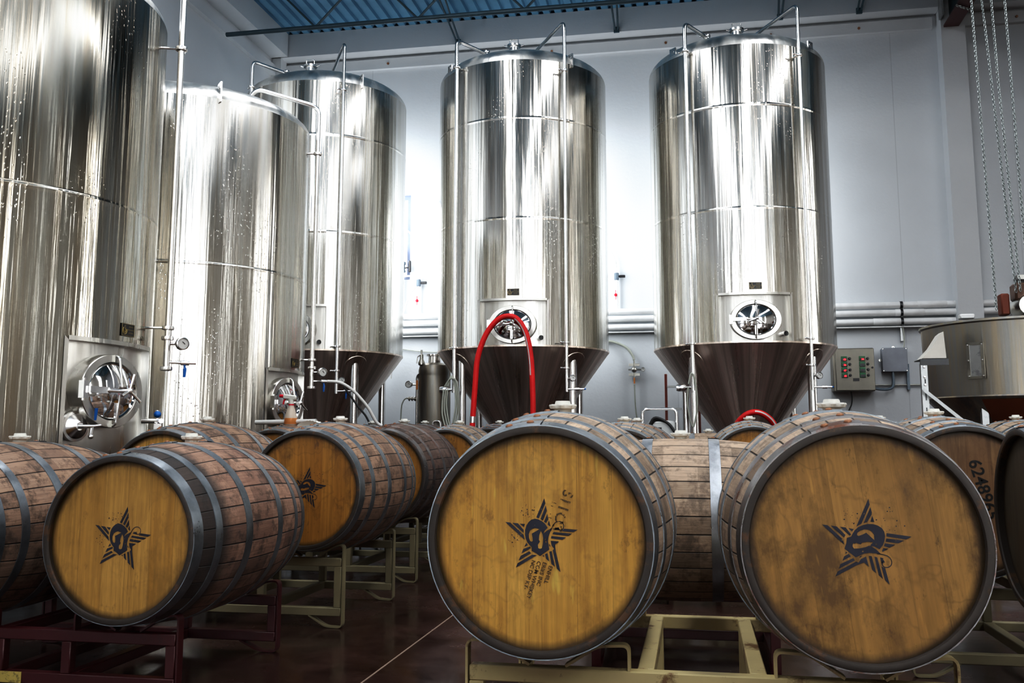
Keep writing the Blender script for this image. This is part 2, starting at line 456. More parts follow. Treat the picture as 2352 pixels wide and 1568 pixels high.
def flat_shape(loops):
    """filled flat outline with holes, in the x,y plane"""
    cu = bpy.data.curves.new('outline', 'CURVE'); cu.dimensions = '2D'; cu.fill_mode = 'BOTH'
    for lp in loops:
        sp = cu.splines.new('POLY'); sp.points.add(len(lp)-1)
        for i, (x, y) in enumerate(lp): sp.points[i].co = (x, y, 0, 1)
        sp.use_cyclic_u = True
    t = bpy.data.objects.new('outline', cu); me = bpy.data.meshes.new_from_object(t)
    bpy.data.objects.remove(t); bpy.data.curves.remove(cu); return me
def text_mesh(body, size, align='CENTER', space=1.0, bold=0.):
    cu = bpy.data.curves.new('lettering', 'FONT'); cu.body = body; cu.size = size; cu.align_x = align; cu.align_y = 'CENTER'
    cu.space_character = space; cu.offset = bold; cu.resolution_u = 3
    t = bpy.data.objects.new('lettering', cu); me = bpy.data.meshes.new_from_object(t)
    bpy.data.objects.remove(t); bpy.data.curves.remove(cu); return me
def mesh_to_mb(me, mat, mb=None, mi=0):
    mb = mb or MB()
    mb.add([tuple(mat @ v.co) for v in me.vertices], [tuple(p.vertices) for p in me.polygons], mi, True)
    bpy.data.meshes.remove(me); return mb
XZ = Matrix(((1,0,0,0), (0,0,-1,0), (0,1,0,0), (0,0,0,1)))   # x,y plane -> upright plane facing -Y

# ------------------------------------------------------------------ the room
WV = 11.9; WL = -5.55; WR = 9.0; WF = -9.0; ZC = 6.27
def wall_with_holes(axis, pos, lo, hi, z1, holes, th=.2, sgn=1, name='w', mat=None):
    """upright wall in pieces round its openings; axis 'x': runs along x at y=pos"""
    mb = MB(); holes = sorted(holes); x = lo
    def piece(a, b, c, d):
        if b-a < 1e-3 or d-c < 1e-3: return
        if axis == 'x': mb.box(((a+b)/2, pos+sgn*th/2, (c+d)/2), (b-a, th, d-c))
        else: mb.box((pos+sgn*th/2, (a+b)/2, (c+d)/2), (th, b-a, d-c))
    for a, b, c, d in holes:
        piece(x, a, 0, z1); piece(a, b, 0, c); piece(a, b, d, z1); x = b
    piece(x, hi, 0, z1)
    return struct(name, mb, mat or M['wall'])
struct('floor', MB().box(((WL+WR)/2, (WV+WF)/2, -.05), (WR-WL+1, WV-WF+1, .1)), M['floor'])
WIN = (-4.55, -3.62, 2.9, 4.04)
wall_with_holes('x', WV, WL-.2, WR+.2, ZC+.2, [WIN], .2, 1, 'wall_back', M['wall'])
struct('wall_left', MB().box((WL-.1, (WV+WF)/2, (ZC+.2)/2), (.2, WV-WF, ZC+.2)), M['wall_plain'])
FH = [(-8.6+3.2, -8.6+5.6, .0, 4.6)]
FRONT_HOLES = [(-5.3, -3.6, 0.5, 6.1), (-1.6, -1.15, .5, 6.1), (1.6, 2.5, .5, 6.1), (5.2, 8.4, .5, 6.1)]
wall_with_holes('x', WF, WL-.2, WR+.2, ZC+.2, FRONT_HOLES, .2, -1, 'wall_front', M['wall_dark'])
RIGHT_HOLES = [(-6.3, -5.0, .5, 6.1), (2.2, 2.5, .5, 6.1), (6.9, 7.3, .5, 6.1), (9.2, 10.2, 1.2, 6.1)]
wall_with_holes('y', WR, WF, WV, ZC+.2, RIGHT_HOLES, .2, 1, 'wall_right', M['wall_dark'])

# daylight windows: frame, mullions, glass
gm, gnt, gns, gln, gp = newmat('window_glass')
gp.inputs['Roughness'].default_value = .02; gp.inputs['Transmission Weight'].default_value = 1; gp.inputs['IOR'].default_value = 1.02
M['glass'] = gm
M['frame'] = plain('window_frame_paint', (.35,.37,.40), .4)
M['frame_blue'] = plain('window_head_paint', (.22,.26,.38), .4)
wi = 0
def window(axis, pos, h, mat):
    global wi; wi += 1
    a, b, c, d = h; fw = .06
    def bx(mb, u0, u1, z0, z1, t):
        if axis == 'x': mb.box(((u0+u1)/2, pos, (z0+z1)/2), (u1-u0, t, z1-z0))
        else: mb.box((pos, (u0+u1)/2, (z0+z1)/2), (t, u1-u0, z1-z0))
    mb = MB(); bx(mb, a, a+fw, c, d, .08); bx(mb, b-fw, b, c, d, .08); bx(mb, a+fw, b-fw, c, c+fw, .08); bx(mb, a+fw, b-fw, d-fw, d, .08)
    o = struct('window_%d' % wi, mb, mat)
    g = MB(); bx(g, a+fw, b-fw, c+fw, d-fw, .012); obj('pane', g, M['glass'], o)
    return o
window('x', WV+.1, WIN, M['frame_blue'])
for h in FRONT_HOLES: window('x', WF-.1, h, M['frame'])
for h in RIGHT_HOLES: window('y', WR+.1, h, M['frame'])

# white concrete beam and ledge at the head of the walls
mb = MB(); mb.box(((WL+3.0)/2, WV-.12, 6.13), (3.0-WL, .24, .32)); mb.box(((3.3+WR)/2, WV-.12, 6.13), (WR-3.3, .24, .32))
struct('trim_1', mb, M['wall_plain'])
mb = MB(); mb.box(((WL+2.95)/2, WV-.03, 5.855), (2.95-WL, .06, .14)); mb.box(((3.3+WR)/2, WV-.03, 5.855), (WR-3.3, .06, .14))
struct('trim_2', mb, M['wall_plain'])
mb = MB(); mb.box((WL+.12, (WV+WF)/2-.13, 6.13), (.24, WV-WF-.26, .32)); mb.box((WL+.03, (WV+WF)/2-.05, 5.80), (.06, WV-WF-.1, .14))
struct('trim_3', mb, M['wall_plain'])
mb = MB(); mb.box((WL+.07, WV-.12, 5.9), (.13, .24, .80)); struct('trim_4', mb, M['wall_plain'])
mb = MB(); mb.box((3.14, WV-.11, 3.1), (.27, .22, 6.2)); struct('column', mb, M['wall_plain'])
# thin ceiling trims under the beams: small rusty fixing spots
mb = MB()
for x in (-3.95, -1.72, -.25, 1.05, 2.1, 3.9): mb.lathe([(0, 0), (.016, 0), (.016, .012), (0, .012)], 10, (x, WV-.072, 5.85), 'Y')
struct('trim_5', mb, M['copper'])

# corrugated steel deck
mb = MB(); pr = []; x = WL; pitch = .15
while x < WR:
    pr += [(x, ZC+.02), (x+.085, ZC+.02), (x+.10, ZC+.06), (x+.135, ZC+.06)]; x += pitch
vs = [(a, WF, z) for a, z in pr]+[(a, WV, z) for a, z in pr]; n = len(pr)
mb.add(vs, [(i, i+1, n+i+1, n+i) for i in range(n-1)], 0, True)
mb.box(((WL+WR)/2, (WF+WV)/2, ZC+.16), (WR-WL+.4, WV-WF+.4, .12))
struct('ceiling', mb, M['deck'])

# open web joist running along the back wall
def joist(label, y, zb, x0=-5.36, x1=8.8, ph=0):
    j = thing('roof_joist', label, 'joist', (0, y, zb))
    obj('bottom_chord', MB().tube([(x0, 0, 0), (x1, 0, 0)], .027, 10), M['joist'], j)
    m = MB(); m.box(((x0+x1)/2, -.03, ZC-zb-.03), (x1-x0, .05, .05)); m.box(((x0+x1)/2, .03, ZC-zb-.03), (x1-x0, .05, .05))
    obj('top_chord', m, M['joist'], j)
    m = MB(); pts = []; x = x0+.5+ph; k = 0
    while x < x1: pts.append((x, 0, .0 if k % 2 else ZC-zb-.03)); x += .62; k += 1
    for a, b in zip(pts, pts[1:]): m.tube([a, b], .014, 6)
    obj('web', m, M['joist'], j)
joist('dark blue steel roof joist whose open left end shows above the left tanks', 10.03, 5.6)
k = 0
for x in (-2.93, -.86, 1.15, 2.08):
    k += 1
    b = thing('roof_brace', ['thin steel brace reaching the white beam above the gap by the middle tank', 'short upright steel brace over the middle tank\'s right pipe',
        'steel brace ending on the white beam above the right tank\'s hatch', 'lone thin brace on the white beam right of the rightmost steel tank'][k-1], 'brace', (x, 0, 0), 0, 'roof braces on the back wall beam')
    m = MB(); dy = (1.1, .5, .55, 1.0)[k-1]
    for s in (-.02, .02): m.tube([(s, WV-.26, 5.99), (s*2, WV-.26-dy, ZC-.005)], .012, 6)
    obj('angle_bar', m, M['joist'], b)
    obj('end_plate', MB().box((0, WV-.255, 5.99), (.07, .03, .07)), M['joist'], b)

# maroon beam with chains wrapped round it, running out from the column
t = thing('hoist_beam', 'dark maroon steel beam running from the column towards the camera, wrapped in chain', 'beam', (3.12, 0, 0))
m = MB(); m.box((0, 9.6, 5.73), (.17, 4.3, .025)); obj('lower_flange', m, M['maroon'], t)
m = MB(); m.box((0, 9.6, 5.98), (.03, 4.3, .47)); m.box((0, 9.6, 6.235), (.17, 4.3, .03)); obj('web', m, M['teal_dark'], t)
m = MB(); m.box((-.125, 11.6, 6.03), (.02, .16, .44)); obj('bracket', m, M['galv'], t)

def link_mesh(pts, r, L, seg=8, ring=5):
    mb = MB(); n = 0
    for i, (p, d, tw) in enumerate(pts):
        d = Vector(d).normalized(); a = d.cross(Vector((1, .3, 0))).normalized(); b = d.cross(a)
        if tw: a, b = b, a
        lp = []
        for k in range(ring*2):
            th = PI*2*k/(ring*2); lp.append(Vector(p)+a*(L*.33*math.cos(th))+d*(L*.62*math.sin(th)))
        lp.append(lp[0]); mb.tube(lp, r, 4, caps=False)
    return mb
def chain(label, path, L=.026):
    P = [Vector(q) for q in path]; pts = []; k = 0; acc = 0
    for a, b in zip(P, P[1:]):
        d = b-a; ln_ = d.length; s_ = acc
        while s_ < ln_: pts.append((a+d*(s_/ln_), d, k % 2)); k += 1; s_ += L*.86
        acc = s_-ln_
    return tag(obj('hanging_chain', link_mesh(pts, .0026, L), M['chain']), label, 'chain', 'chains hanging over the malt hopper')
chain('leftmost hanging chain, dropping alone to the hopper lid', [(2.30, 8.05, 5.74), (2.16, 7.4, 1.78)])
chain('second hanging chain from the column, bending in toward the hopper motor', [(2.50, 8.6, 5.74), (2.36, 7.9, 4.2), (2.33, 7.5, 1.93)])
chain('third hanging chain, close beside the second above the hopper motor', [(2.53, 8.3, 5.9), (2.40, 7.8, 3.7), (2.36, 7.5, 1.93)])
chain('rightmost hanging chain, falling nearest the frame edge', [(2.55, 8.0, 6.2), (2.46, 7.7, 4.1), (2.40, 7.45, 1.93)])
for i, y in enumerate((11.2, 10.55, 9.95)):
    P = [(3.22, y-.05, 5.71), (3.215, y, 5.70), (3.02, y-.16, 5.70)]
    pts = []; kk = 0
    for a, b in zip(P, P[1:]):
        a, b = Vector(a), Vector(b); d = b-a; s_ = 0
        while s_ < d.length: pts.append((a+d*(s_/d.length), d, kk % 2)); kk += 1; s_ += .03
    tag(obj('chain_wrap', link_mesh(pts, .004, .036), M['chain']), ['chain loop round the maroon beam next to the wall', 'chain loop round the maroon beam, second from the wall', 'chain loop round the maroon beam farthest from the wall'][i], 'chain', 'chain loops round the maroon beam')

# ------------------------------------------------------------------ tanks
def arc_pt(R, a, z): return (R*math.sin(a), -R*math.cos(a), z)   # a measured from the tank's own front (-Y)
R_ = math.radians

def gauge(parent, c, dirv, r=.032):
    D = Vector(dirv).normalized(); q = Vector((0,-1,0)).rotation_difference(D).to_matrix().to_4x4()
    m = MB(); m.lathe([(0, 0), (r, 0), (r, -.028), (r*.86, -.032)], 24, (0,0,0), 'Y'); m.tube([(0, .0, 0), (0, .035, 0)], .009, 8)
    m.lathe([(0, -.026), (r*.86, -.026)], 24, (0,0,0), 'Y', 1); m.box((.004, -.028, .004), (.02, .002, .003), 2, Matrix.Rotation(.7, 3, 'Y'))
    m.xf(Matrix.Translation(c) @ q)
    return obj('pressure_gauge', m, [M['tube'], M['gauge_face'], M['black']], parent)
def valve(parent, a, b, hcol, hd=(0,0,-1)):
    A, B = Vector(a), Vector(b); m = MB(); m.tube([A, B], .008, 8); C = A.lerp(B, .62); d = (B-A).normalized()
    m.tube([C-d*.022, C+d*.022], .015, 10)
    v = obj('sample_valve', m, M['tube'], parent)
    h = MB(); H = Vector(hd); h.tube([C+H*.01, C+H*.03], .006, 6); h.tube([C+H*.03, C+H*.032+d*.002, C+H*.08], [.009, .01, .007], 8)
    obj('valve_handle', h, hcol, parent); return v
def clampring(parent, c, r, axis='Z', ear=(1,0,0)):
    m = MB(); m.lathe([(r, -.012), (r*1.75, -.010), (r*1.85, 0), (r*1.75, .010), (r, .012)], 20, c, axis)
    C = Vector(c); E = Vector(ear); m.tube([C+E*r*1.6, C+E*(r*1.6+.035)], .007, 6); m.ball(C+E*(r*1.6+.035), .011, seg=8)
    return obj('clamp', m, M['tube'], parent)

def manway(root, yc, zc, ang, a=.235, b=.187):
    """oval hatch: ring, domed door, hinge arm, spoked hub"""
    rot = Matrix.Rotation(ang, 4, 'Z'); T = rot @ Matrix.Translation((0, yc, zc))
    def oval(k, n=56): return [(a*k*math.cos(2*PI*i/n), b*k*math.sin(2*PI*i/n)) for i in range(n)]
    def rings(spec):
        mb = MB(); n = 56
        vs = []; fs = []
        for k, y in spec: vs += [(x, y, z) for x, z in oval(k)]
        for j in range(len(spec)-1):
            for i in range(n): fs.append((j*n+i, j*n+(i+1) % n, (j+1)*n+(i+1) % n, (j+1)*n+i))
        mb.add(vs, fs); return mb, n
    m, n = rings([(1.0, .09), (1.0, .004), (.985, 0), (.80, 0), (.785, .006), (.785, .06)]); m.xf(T)
    fr = obj('hatch_ring', m, M['steel_panel'], root)
    m, n = rings([(.77, .03), (.77, .006), (.75, .0), (.72, .006), (.55, -.006), (.35, -.015), (.15, -.019), (.001, -.02)]); m.xf(T)
    dr = obj('hatch_door', m, M['mirror'], root)
    m = MB(); m.box((-a*.98, -.012, 0), (.035, .03, .085)); m.tube([(-a*.98, -.012, -.055), (-a*.98, -.012, .055)], .008, 8)
    m.box((-a*.62, -.035, 0), (.14, .012, .032)); m.tube([(-a*.34, -.035, 0), (0, -.04, 0)], .010, 10); m.ball((-a*.34, -.035, 0), .014, seg=10); m.xf(T)
    obj('hinge_arm', m, M['tube'], dr)
    m = MB(); m.tube([(0, -.02, 0), (0, -.10, 0)], .010, 10); m.ball((0, -.10, 0), .016, seg=10)
    for k in range(3):
        th = R_(80+120*k); m.tube([(0, -.10, 0), (.085*math.cos(th), -.115, .085*math.sin(th))], [.0065, .008], 8)
    m.xf(T); obj('spoke_handle', m, M['tube'], dr)
    m = MB(); m.tube(fillet([(0, -.002, b*.97), (0, -.03, b*.9), (.012, -.045, .02)], .02), .006, 8)
    m.tube(fillet([(0, -.002, -b*.97), (-.005, -.03, -b*.9), (0, -.045, -.02)], .02), .006, 8); m.box((-.004, -.03, -b*.55), (.024, .012, b*.45)); m.xf(T)
    obj('strongback', m, M['tube'], dr)
    m = MB(); m.box((0, -.004, b*.89), (.018, .012, b*.2)); m.box((0, -.004, -b*.89), (.022, .012, b*.2)); m.xf(T); obj('latch_lug', m, M['tube_dark'], fr)

def nameplate(root, R, ang, z, w=.118, h=.066):
    o = MB(); o.box((0, 0, 0), (w, .004, h), 0)
    m = MB(); pts = [(-w*.28+.019*math.cos(t), -.004, -.004+.019*math.sin(t)) for t in [x*.3+2.2 for x in range(16)]]
    m.tube(pts, .0022, 5); pts = [(-w*.28+.009*math.cos(t), -.004, -.004+.010*math.sin(t)) for t in [x*.35+2.9 for x in range(14)]]; m.tube(pts, .002, 5)
    mesh_to_mb(text_mesh('S', .03), Matrix.Translation((-w*.27, -.0045, .013)) @ XZ, m)
    for i, s in enumerate(('SPECIFIC', 'MECHANICAL', 'SYSTEMS')):
        mesh_to_mb(text_mesh(s, .0105), Matrix.Translation((w*.2, -.0045, .017-.016*i)) @ XZ, m)
    for d in ((0, h/2-.002, w, .0015), (0, -h/2+.002, w, .0015)): m.box((0, -.0035, d[1]), (d[2]-.004, .001, d[3]))
    for sx in (-1, 1): m.box((sx*(w/2-.002), -.0035, 0), (.0015, .001, h-.004))
    T = Matrix.Rotation(ang, 4, 'Z') @ Matrix.Translation((0, -R-.003, z))
    o.xf(T); m.xf(T)
    p = obj('nameplate', o, M['black'], root); obj('plate_mark', m, M['gold'], p)

def tank(label, x, y, R, facing, zb, zt, cut, seams, cone=True, mat='steel', hatch=(0, 1.95), plate=(0, 2.26), dome_h=.30):
    root = thing('fermentation_tank', label, 'tank', (x, y, 0), R_(facing), 'stainless steel tanks')
    a0, a1, cz0, cz1 = R_(cut[0]), R_(cut[1]), cut[2], cut[3]
    # outer jacket with a real opening cut out round the hatch
    n1 = 14; n2 = 114
    angs = [a0+(a1-a0)*i/n1 for i in range(n1)]+[a1+(2*PI-(a1-a0))*i/n2 for i in range(n2)]; nn = len(angs)
    zs = sorted(set([zb, cz0, cz1, zt]+[zb+(zt-zb)*i/12 for i in range(13)]))
    mb = MB(); rings = []
    def addring(z, r): rings.append((z, r))
    for z in zs: addring(z, R)
    for s_ in seams:
        rings = [q for q in rings if abs(q[0]-s_) > .06]
        rings += [(s_-.05, R), (s_-.02, R), (s_-.010, R), (s_-.003, R+.0022), (s_+.003, R+.0022), (s_+.010, R), (s_+.02, R), (s_+.05, R)]
    rings.sort(); vs = []
    for z, r in rings: vs += [arc_pt(r, a, z) for a in angs]
    fs = []
    for j in range(len(rings)-1):
        zm = (rings[j][0]+rings[j+1][0])/2
        for i in range(nn):
            if i < n1 and cz0-1e-6 < zm < cz1+1e-6: continue
            fs.append((j*nn+i, j*nn+(i+1) % nn, (j+1)*nn+(i+1) % nn, (j+1)*nn+i))
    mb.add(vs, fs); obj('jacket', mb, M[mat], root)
    # recessed wall behind the opening, and its returned edges
    dp = .045; m = MB(); aa = [a0-.02+(a1-a0+.04)*i/16 for i in range(17)]
    vs = [arc_pt(R-dp, a, cz0-.002) for a in aa]+[arc_pt(R-dp, a, cz1+.002) for a in aa]
    m.add(vs, [(i, i+1, 17+i+1, 17+i) for i in range(16)]); obj('hatch_wall', m, M['steel_panel'], root)
    m = MB(); aa = [a0+(a1-a0)*i/16 for i in range(17)]; fl = .022
    vs = [arc_pt(R, a, cz1) for a in aa]+[arc_pt(R-dp, a, cz1) for a in aa]; m.add(vs, [(i, i+1, 17+i+1, 17+i) for i in range(16)])
    vs = [arc_pt(R+.003, a, cz1) for a in aa]+[arc_pt(R+.003, a, cz1+fl) for a in aa]; m.add(vs, [(i, i+1, 17+i+1, 17+i) for i in range(16)])
    for a, s_ in ((a0, -1), (a1, 1)):
        m.add([arc_pt(R, a, cz0), arc_pt(R-dp, a, cz0), arc_pt(R-dp, a, cz1), arc_pt(R, a, cz1)], [(0, 1, 2, 3)], 0, True)
        b = a+s_*fl/R; m.add([arc_pt(R+.003, a, cz0), arc_pt(R+.003, b, cz0), arc_pt(R+.003, b, cz1+fl), arc_pt(R+.003, a, cz1)], [(0, 1, 2, 3)], 0, True)
    obj('opening_edge', m, M['steel_panel'], root)
    # dome
    pr = [(R, zt)]+[(R*math.cos(t), zt+dome_h*math.sin(t)) for t in [PI/2*i/14 for i in range(1, 14)]]+[(0, zt+dome_h)]
    obj('dome', MB().lathe(pr, 96), M['steel_dome'], root)
    if cone:
        m = MB(); m.lathe([(R+.004, zb+.012), (R+.004, zb-.004), (R-.01, zb-.02), (.50, 1.175), (.495, 1.168), (.07, .60), (.05, .50), (.05, .40)], 96)
        obj('cone', m, M['steel_cone'], root)
        for sx in (-1, 1):
            for sy in (-1, 1):
                q = .56; zc = zb-(R-.79)*1.34
                m = MB(); m.tube([(sx*q, sy*q, 0), (sx*q, sy*q, zc+.10)], .042, 18)
                obj('leg', m, M['tube'], root)
                pad = MB(); rad = Vector((sx, sy, 0)).normalized(); nrm = Vector((rad.x*.80, rad.y*.80, -.6)).normalized()
                qd = Vector((0, 0, 1)).rotation_difference(nrm).to_matrix().to_4x4()
                pad.lathe([(0, .006), (.13, .006), (.135, 0)], 28); pad.xf(Matrix.Translation((rad.x*.80, rad.y*.80, zb-(R-.80)*1.36)) @ qd)
                obj('leg_pad', pad, M['steel_cone'], root)
        m = MB(); m.tube([(0, 0, .42), (0, 0, .2)], .05, 14); m.tube([(0, 0, .30), (0, -.3, .30)], .03, 12); obj('outlet_valve', m, M['tube'], root)
    else:
        m = MB(); m.lathe([(R, zb), (R-.08, zb-.07), (0, zb-.09)], 64); obj('dished_bottom', m, M['steel_cone'], root)
        for sx in (-1, 1):
            for sy in (-1, 1):
                m = MB(); m.tube([(sx*.6, sy*.6, 0), (sx*.6, sy*.6, zb-.02)], .05, 14); obj('leg', m, M['tube'], root)
    manway(root, -(R+.012), hatch[1], R_(hatch[0])); nameplate(root, R, R_(plate[0]), plate[1])
    return root

def lug(root, R, ang, z, lean=0):
    m = MB(); m.box((0, 0, .06), (.012, .085, .15), 0); m.lathe([(.012, -.008), (.02, -.008), (.02, .008), (.012, .008)], 14, (0, 0, .10), 'X', 0)
    m.xf(Matrix.Rotation(ang, 4, 'Z') @ Matrix.Translation((0, -R+.015, z)) @ Matrix.Rotation(PI/2*lean, 4, 'Z'))
    obj('lifting_lug', m, M['tube'], root)
def dome_z(zt, R, r, dh=.30): return zt+dh*math.sqrt(max(0, 1-(r/R)**2))
def top_fitting(root, R, zt, ang, r=.42):
    c = arc_pt(r, ang, dome_z(zt, R, r)-.01); m = MB()
    m.lathe([(.05, 0), (.05, .055), (.075, .06), (.075, .08), (0, .085)], 24, c)
    m.tube(fillet([(c[0]-.045, c[1], c[2]+.075), (c[0]-.045, c[1], c[2]+.145), (c[0]+.045, c[1], c[2]+.145), (c[0]+.045, c[1], c[2]+.075)], .015), .006, 8)
    for s in (-1, 1): m.tube([(c[0]+s*.06, c[1], c[2]+.065), (c[0]+s*.105, c[1], c[2]+.08)], .010, 8)
    obj('top_port', m, M['tube'], root)
def standpipe(root, R, zt, ang, ztop, zend, r_to, kind, rp=.019, off=.065, clamps=(), standoffs=(), zlow=None):
    """clean-in-place pipe down the tank side, looping over on to the dome"""
    P = lambda r, z: arc_pt(r, ang, z)
    pts = [P(R+off, zlow if zlow else zend), P(R+off, ztop)]
    if kind == 'loop': pts += [P(r_to+.02, ztop-.02), P(r_to, ztop-.10), P(r_to, dome_z(zt, R, r_to)-.01)]
    elif kind == 'slant': pts += [P(r_to, dome_z(zt, R, r_to)+.015)]
    m = MB(); m.tube(fillet(pts, .07), rp, 14)
    p = obj('wash_pipe', m, M['tube'], root)
    for z in clamps: clampring(p, P(R+off, z), rp, 'Z', Vector(P(1, 0)).cross(Vector((0,0,1))))
    for z in standoffs:
        m = MB(); m.tube([P(R-.005, z), P(R+off, z)], .006, 6); obj('standoff', m, M['tube'], p)
    if kind == 'loop': clampring(p, P(r_to, dome_z(zt, R, r_to)+.05), rp, 'Z', (-1, 0, 0))
    return p

ZB, ZT = 1.745, 4.66
HATCH = dict(hatch=(0, 1.955), plate=(.5, 2.275))
CUT = (-21.5, 21.5, ZB, 2.195)
tA = tank('leftmost of the three cone bottomed steel tanks in the back row', -4.08, 10.05, .91, 3.5, ZB, ZT-.05, CUT, (2.98, 4.02), **HATCH)
tB = tank('middle cone bottomed steel tank with a red hose looped over its hatch', -1.786, 10.04, .91, 3.5, ZB, ZT, CUT, (3.02, 4.05), **HATCH)
tC = tank('rightmost cone bottomed steel tank, its round hatch clear, beside the control panel', .508, 10.07, .91, 4.5, ZB, ZT, CUT, (3.03, 4.05), **HATCH)
CUT2 = (-22, 22, .42, 1.345)
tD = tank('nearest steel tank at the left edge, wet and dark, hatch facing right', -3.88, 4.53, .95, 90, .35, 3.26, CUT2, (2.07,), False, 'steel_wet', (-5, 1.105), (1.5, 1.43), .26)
tE = tank('flat bottomed steel tank behind the nearest left tank, red trigger bottle by its hatch', -3.9, 6.76, .95, 92, .35, 3.255, CUT2, (2.06,), False, 'steel', (-8, 1.118), (-1.5, 1.42), .26)

for rt, aL, aR, dz in ((tA, -37, 28.5, -.05), (tB, -38, 32.3, 0), (tC, -36.5, 31.5, 0)):
    top_fitting(rt, .91, ZT+dz, R_(-4), .50)
    p = standpipe(rt, .91, ZT+dz, R_(aL), 4.95+dz, 1.5, .55, 'loop', .020, .065, (4.66+dz, 1.745), (4.66+dz,))
    if rt is not tA:
        c = arc_pt(.975, R_(aL), 1.33); m = MB(); e = arc_pt(1.0, R_(aL-6.5), 1.33)
        m.tube([c, e], .014, 10); m.lathe([(0, -.05), (.028, -.045), (.034, -.02), (.034, .03), (.02, .05), (0, .05)], 18, (e[0]-.01, e[1], e[2]), 'X'); obj('sight_elbow', m, M['tube'], p)
        m = MB(); q = arc_pt(1.03, R_(aL+1), 0)
        for kk in range(3):
            w_ = .035+.018*kk; zl = 1.0-.04*kk
            m.tube(smooth([(q[0]-w_, q[1]-.01*kk, 1.33), (q[0]-w_-.01, q[1]-.01*kk, zl+.16), (q[0]-.0, q[1]-.012*kk, zl-.04), (q[0]+w_+.01, q[1]-.01*kk, zl+.16), (q[0]+w_*.9, q[1]-.01*kk, 1.38), (q[0], q[1]-.008*kk, 1.46-.012*kk), (q[0]-w_*.9, q[1], 1.36)], 8), .0085, 8)
            if rt is tC and kk == 0: break
        ho = obj('hose_coil', m, M['clearhose'] if rt is tB else M['clearhose'], p)
        obj('sample_pipe', MB().tube([arc_pt(.975, R_(aL), 1.30), arc_pt(.975, R_(aL), 1.62)], .024, 12), M['tube'], p)
    p = standpipe(rt, .91, ZT+dz, R_(aR), 5.07+dz, 1.3, .12, 'slant', .017, .065, (4.55+dz, 1.78, 1.53), (4.55+dz,))
    g = arc_pt(.975, R_(aR), 1.43); gauge(p, (g[0]+.055, g[1], g[2]), (.25, -1, .1)); 
    m = MB(); m.tube([g, (g[0]+.055, g[1]+.03, g[2])], .007, 8); obj('gauge_stem', m, M['tube'], p)
    v0 = arc_pt(.975, R_(aR), 1.335); valve(p, (v0[0], v0[1], v0[2]-.01), (v0[0]+.17, v0[1]-.02, v0[2]-.01), M['blue_pl'], (0, 0, -1) if rt is tA else (1, 0, 0))
    # small open spigot beside the hatch
    c = arc_pt(.91-.045, R_(17.5), 1.825); m = MB(); m.tube([c, arc_pt(.925, R_(17.5), 1.825)], .024, 14, caps=False); s_ = obj('spigot', m, M['tube'], rt)
    m = MB(); m.lathe([(0, 0), (.023, 0)], 16, (0,0,0), 'Y'); m.xf(Matrix.Rotation(R_(17.5), 4, 'Z') @ Matrix.Translation((0, -.90, 1.825))); obj('spigot_bore', m, M['black'], s_)
for rt, L in ((tA, (42, 150)), (tB, (-53, 40)), (tC, (-50, 48))):
    for a in L: lug(rt, .91, R_(a), ZT-.02+(-.05 if rt is tA else 0), 1 if a < 0 or rt is tC else 0)
lug(tE, .95, R_(-50), 3.24, 0)
top_fitting(tD, .95, 3.26, R_(40), .4); top_fitting(tE, .95, 3.255, R_(200), .3)
# pipes of the two flat bottomed tanks
def sidepipe(root, ang, R, off, z0, z1, zc, gz, vz, extra=None, hoseblue=True):
    P = lambda z, r=R+off: arc_pt(r, R_(ang), z)
    pts = [P(z0), P(z1)] if extra is None else [P(z0), P(z1)]+extra
    p = obj('wash_pipe', MB().tube(fillet(pts, .07), .0175, 14), M['tube'], root)
    for z in zc: clampring(p, P(z), .0185, 'Z', Vector(arc_pt(1, R_(ang+90), 0)))
    for z in (zc[0], zc[1]): obj('standoff', MB().tube([P(z, R-.005), P(z)], .007, 6), M['tube'], p)
    q = Vector(arc_pt(1, R_(ang+90), 0)); o = Vector(arc_pt(1, R_(ang), 0))
    c = Vector(P(gz)); obj('gauge_stem', MB().tube([c, c+q*.02+o*.05], .008, 8), M['tube'], p)
    gauge(p, c+q*.025+o*.075-q*.02, -q*.95+o*.5, .036)
    c = Vector(P(vz)); valve(p, c, c+q*.05+o*.15, M['blue_pl'])
    return p
sidepipe(tD, 20, .95, .10, 1.245, 4.6, (3.115, 1.477, 1.42, 1.25), 1.39, 1.285)
sidepipe(tE, 16, .95, .06, 1.245, 3.52, (3.13, 1.466, 1.405, 1.25), 1.37, 1.30, [(.0, -.55, 3.60), (0, -.48, 3.50)])
# little valve port and sample cock beside the nearest hatch
m = MB(); m.lathe([(.0, -.03), (.02, -.035), (.06, -.01), (.068, 0), (.068, .04)], 28, (0,0,0), 'Y'); m.lathe([(.062, -.01), (.075, -.008), (.075, .012), (.062, .014)], 28, (0,0,0), 'Y')
m.tube([(-.02, -.04, 0), (.06, -.05, 0)], .010, 10); m.tube([(.06, -.05, .0), (.05, -.055, -.05)], .009, 8); m.tube([(.06, -.05, 0), (.10, -.06, .005)], .008, 8); m.ball((.05, -.055, -.05), .013)
Tm = Matrix.Rotation(R_(-17), 4, 'Z') @ Matrix.Translation((0, -.925, .925)); m.xf(Tm); vp = obj('sample_port', m, M['tube'], tD)
m = MB(); m.tube([(.07, -.055, .03), (.072, -.057, .09)], [.006, .009], 8); m.xf(Tm); obj('port_handle', m, M['blue_pl'], vp)
m = MB(); m.tube([(0, .02, 0), (0, -.08, 0)], .014, 10); m.tube([(0, -.06, -.05), (0, -.06, .06)], .011, 10); m.box((0, -.07, -.03), (.06, .04, .03)); m.tube([(-.04, -.09, 0), (.05, -.07, -.01)], .013, 10)
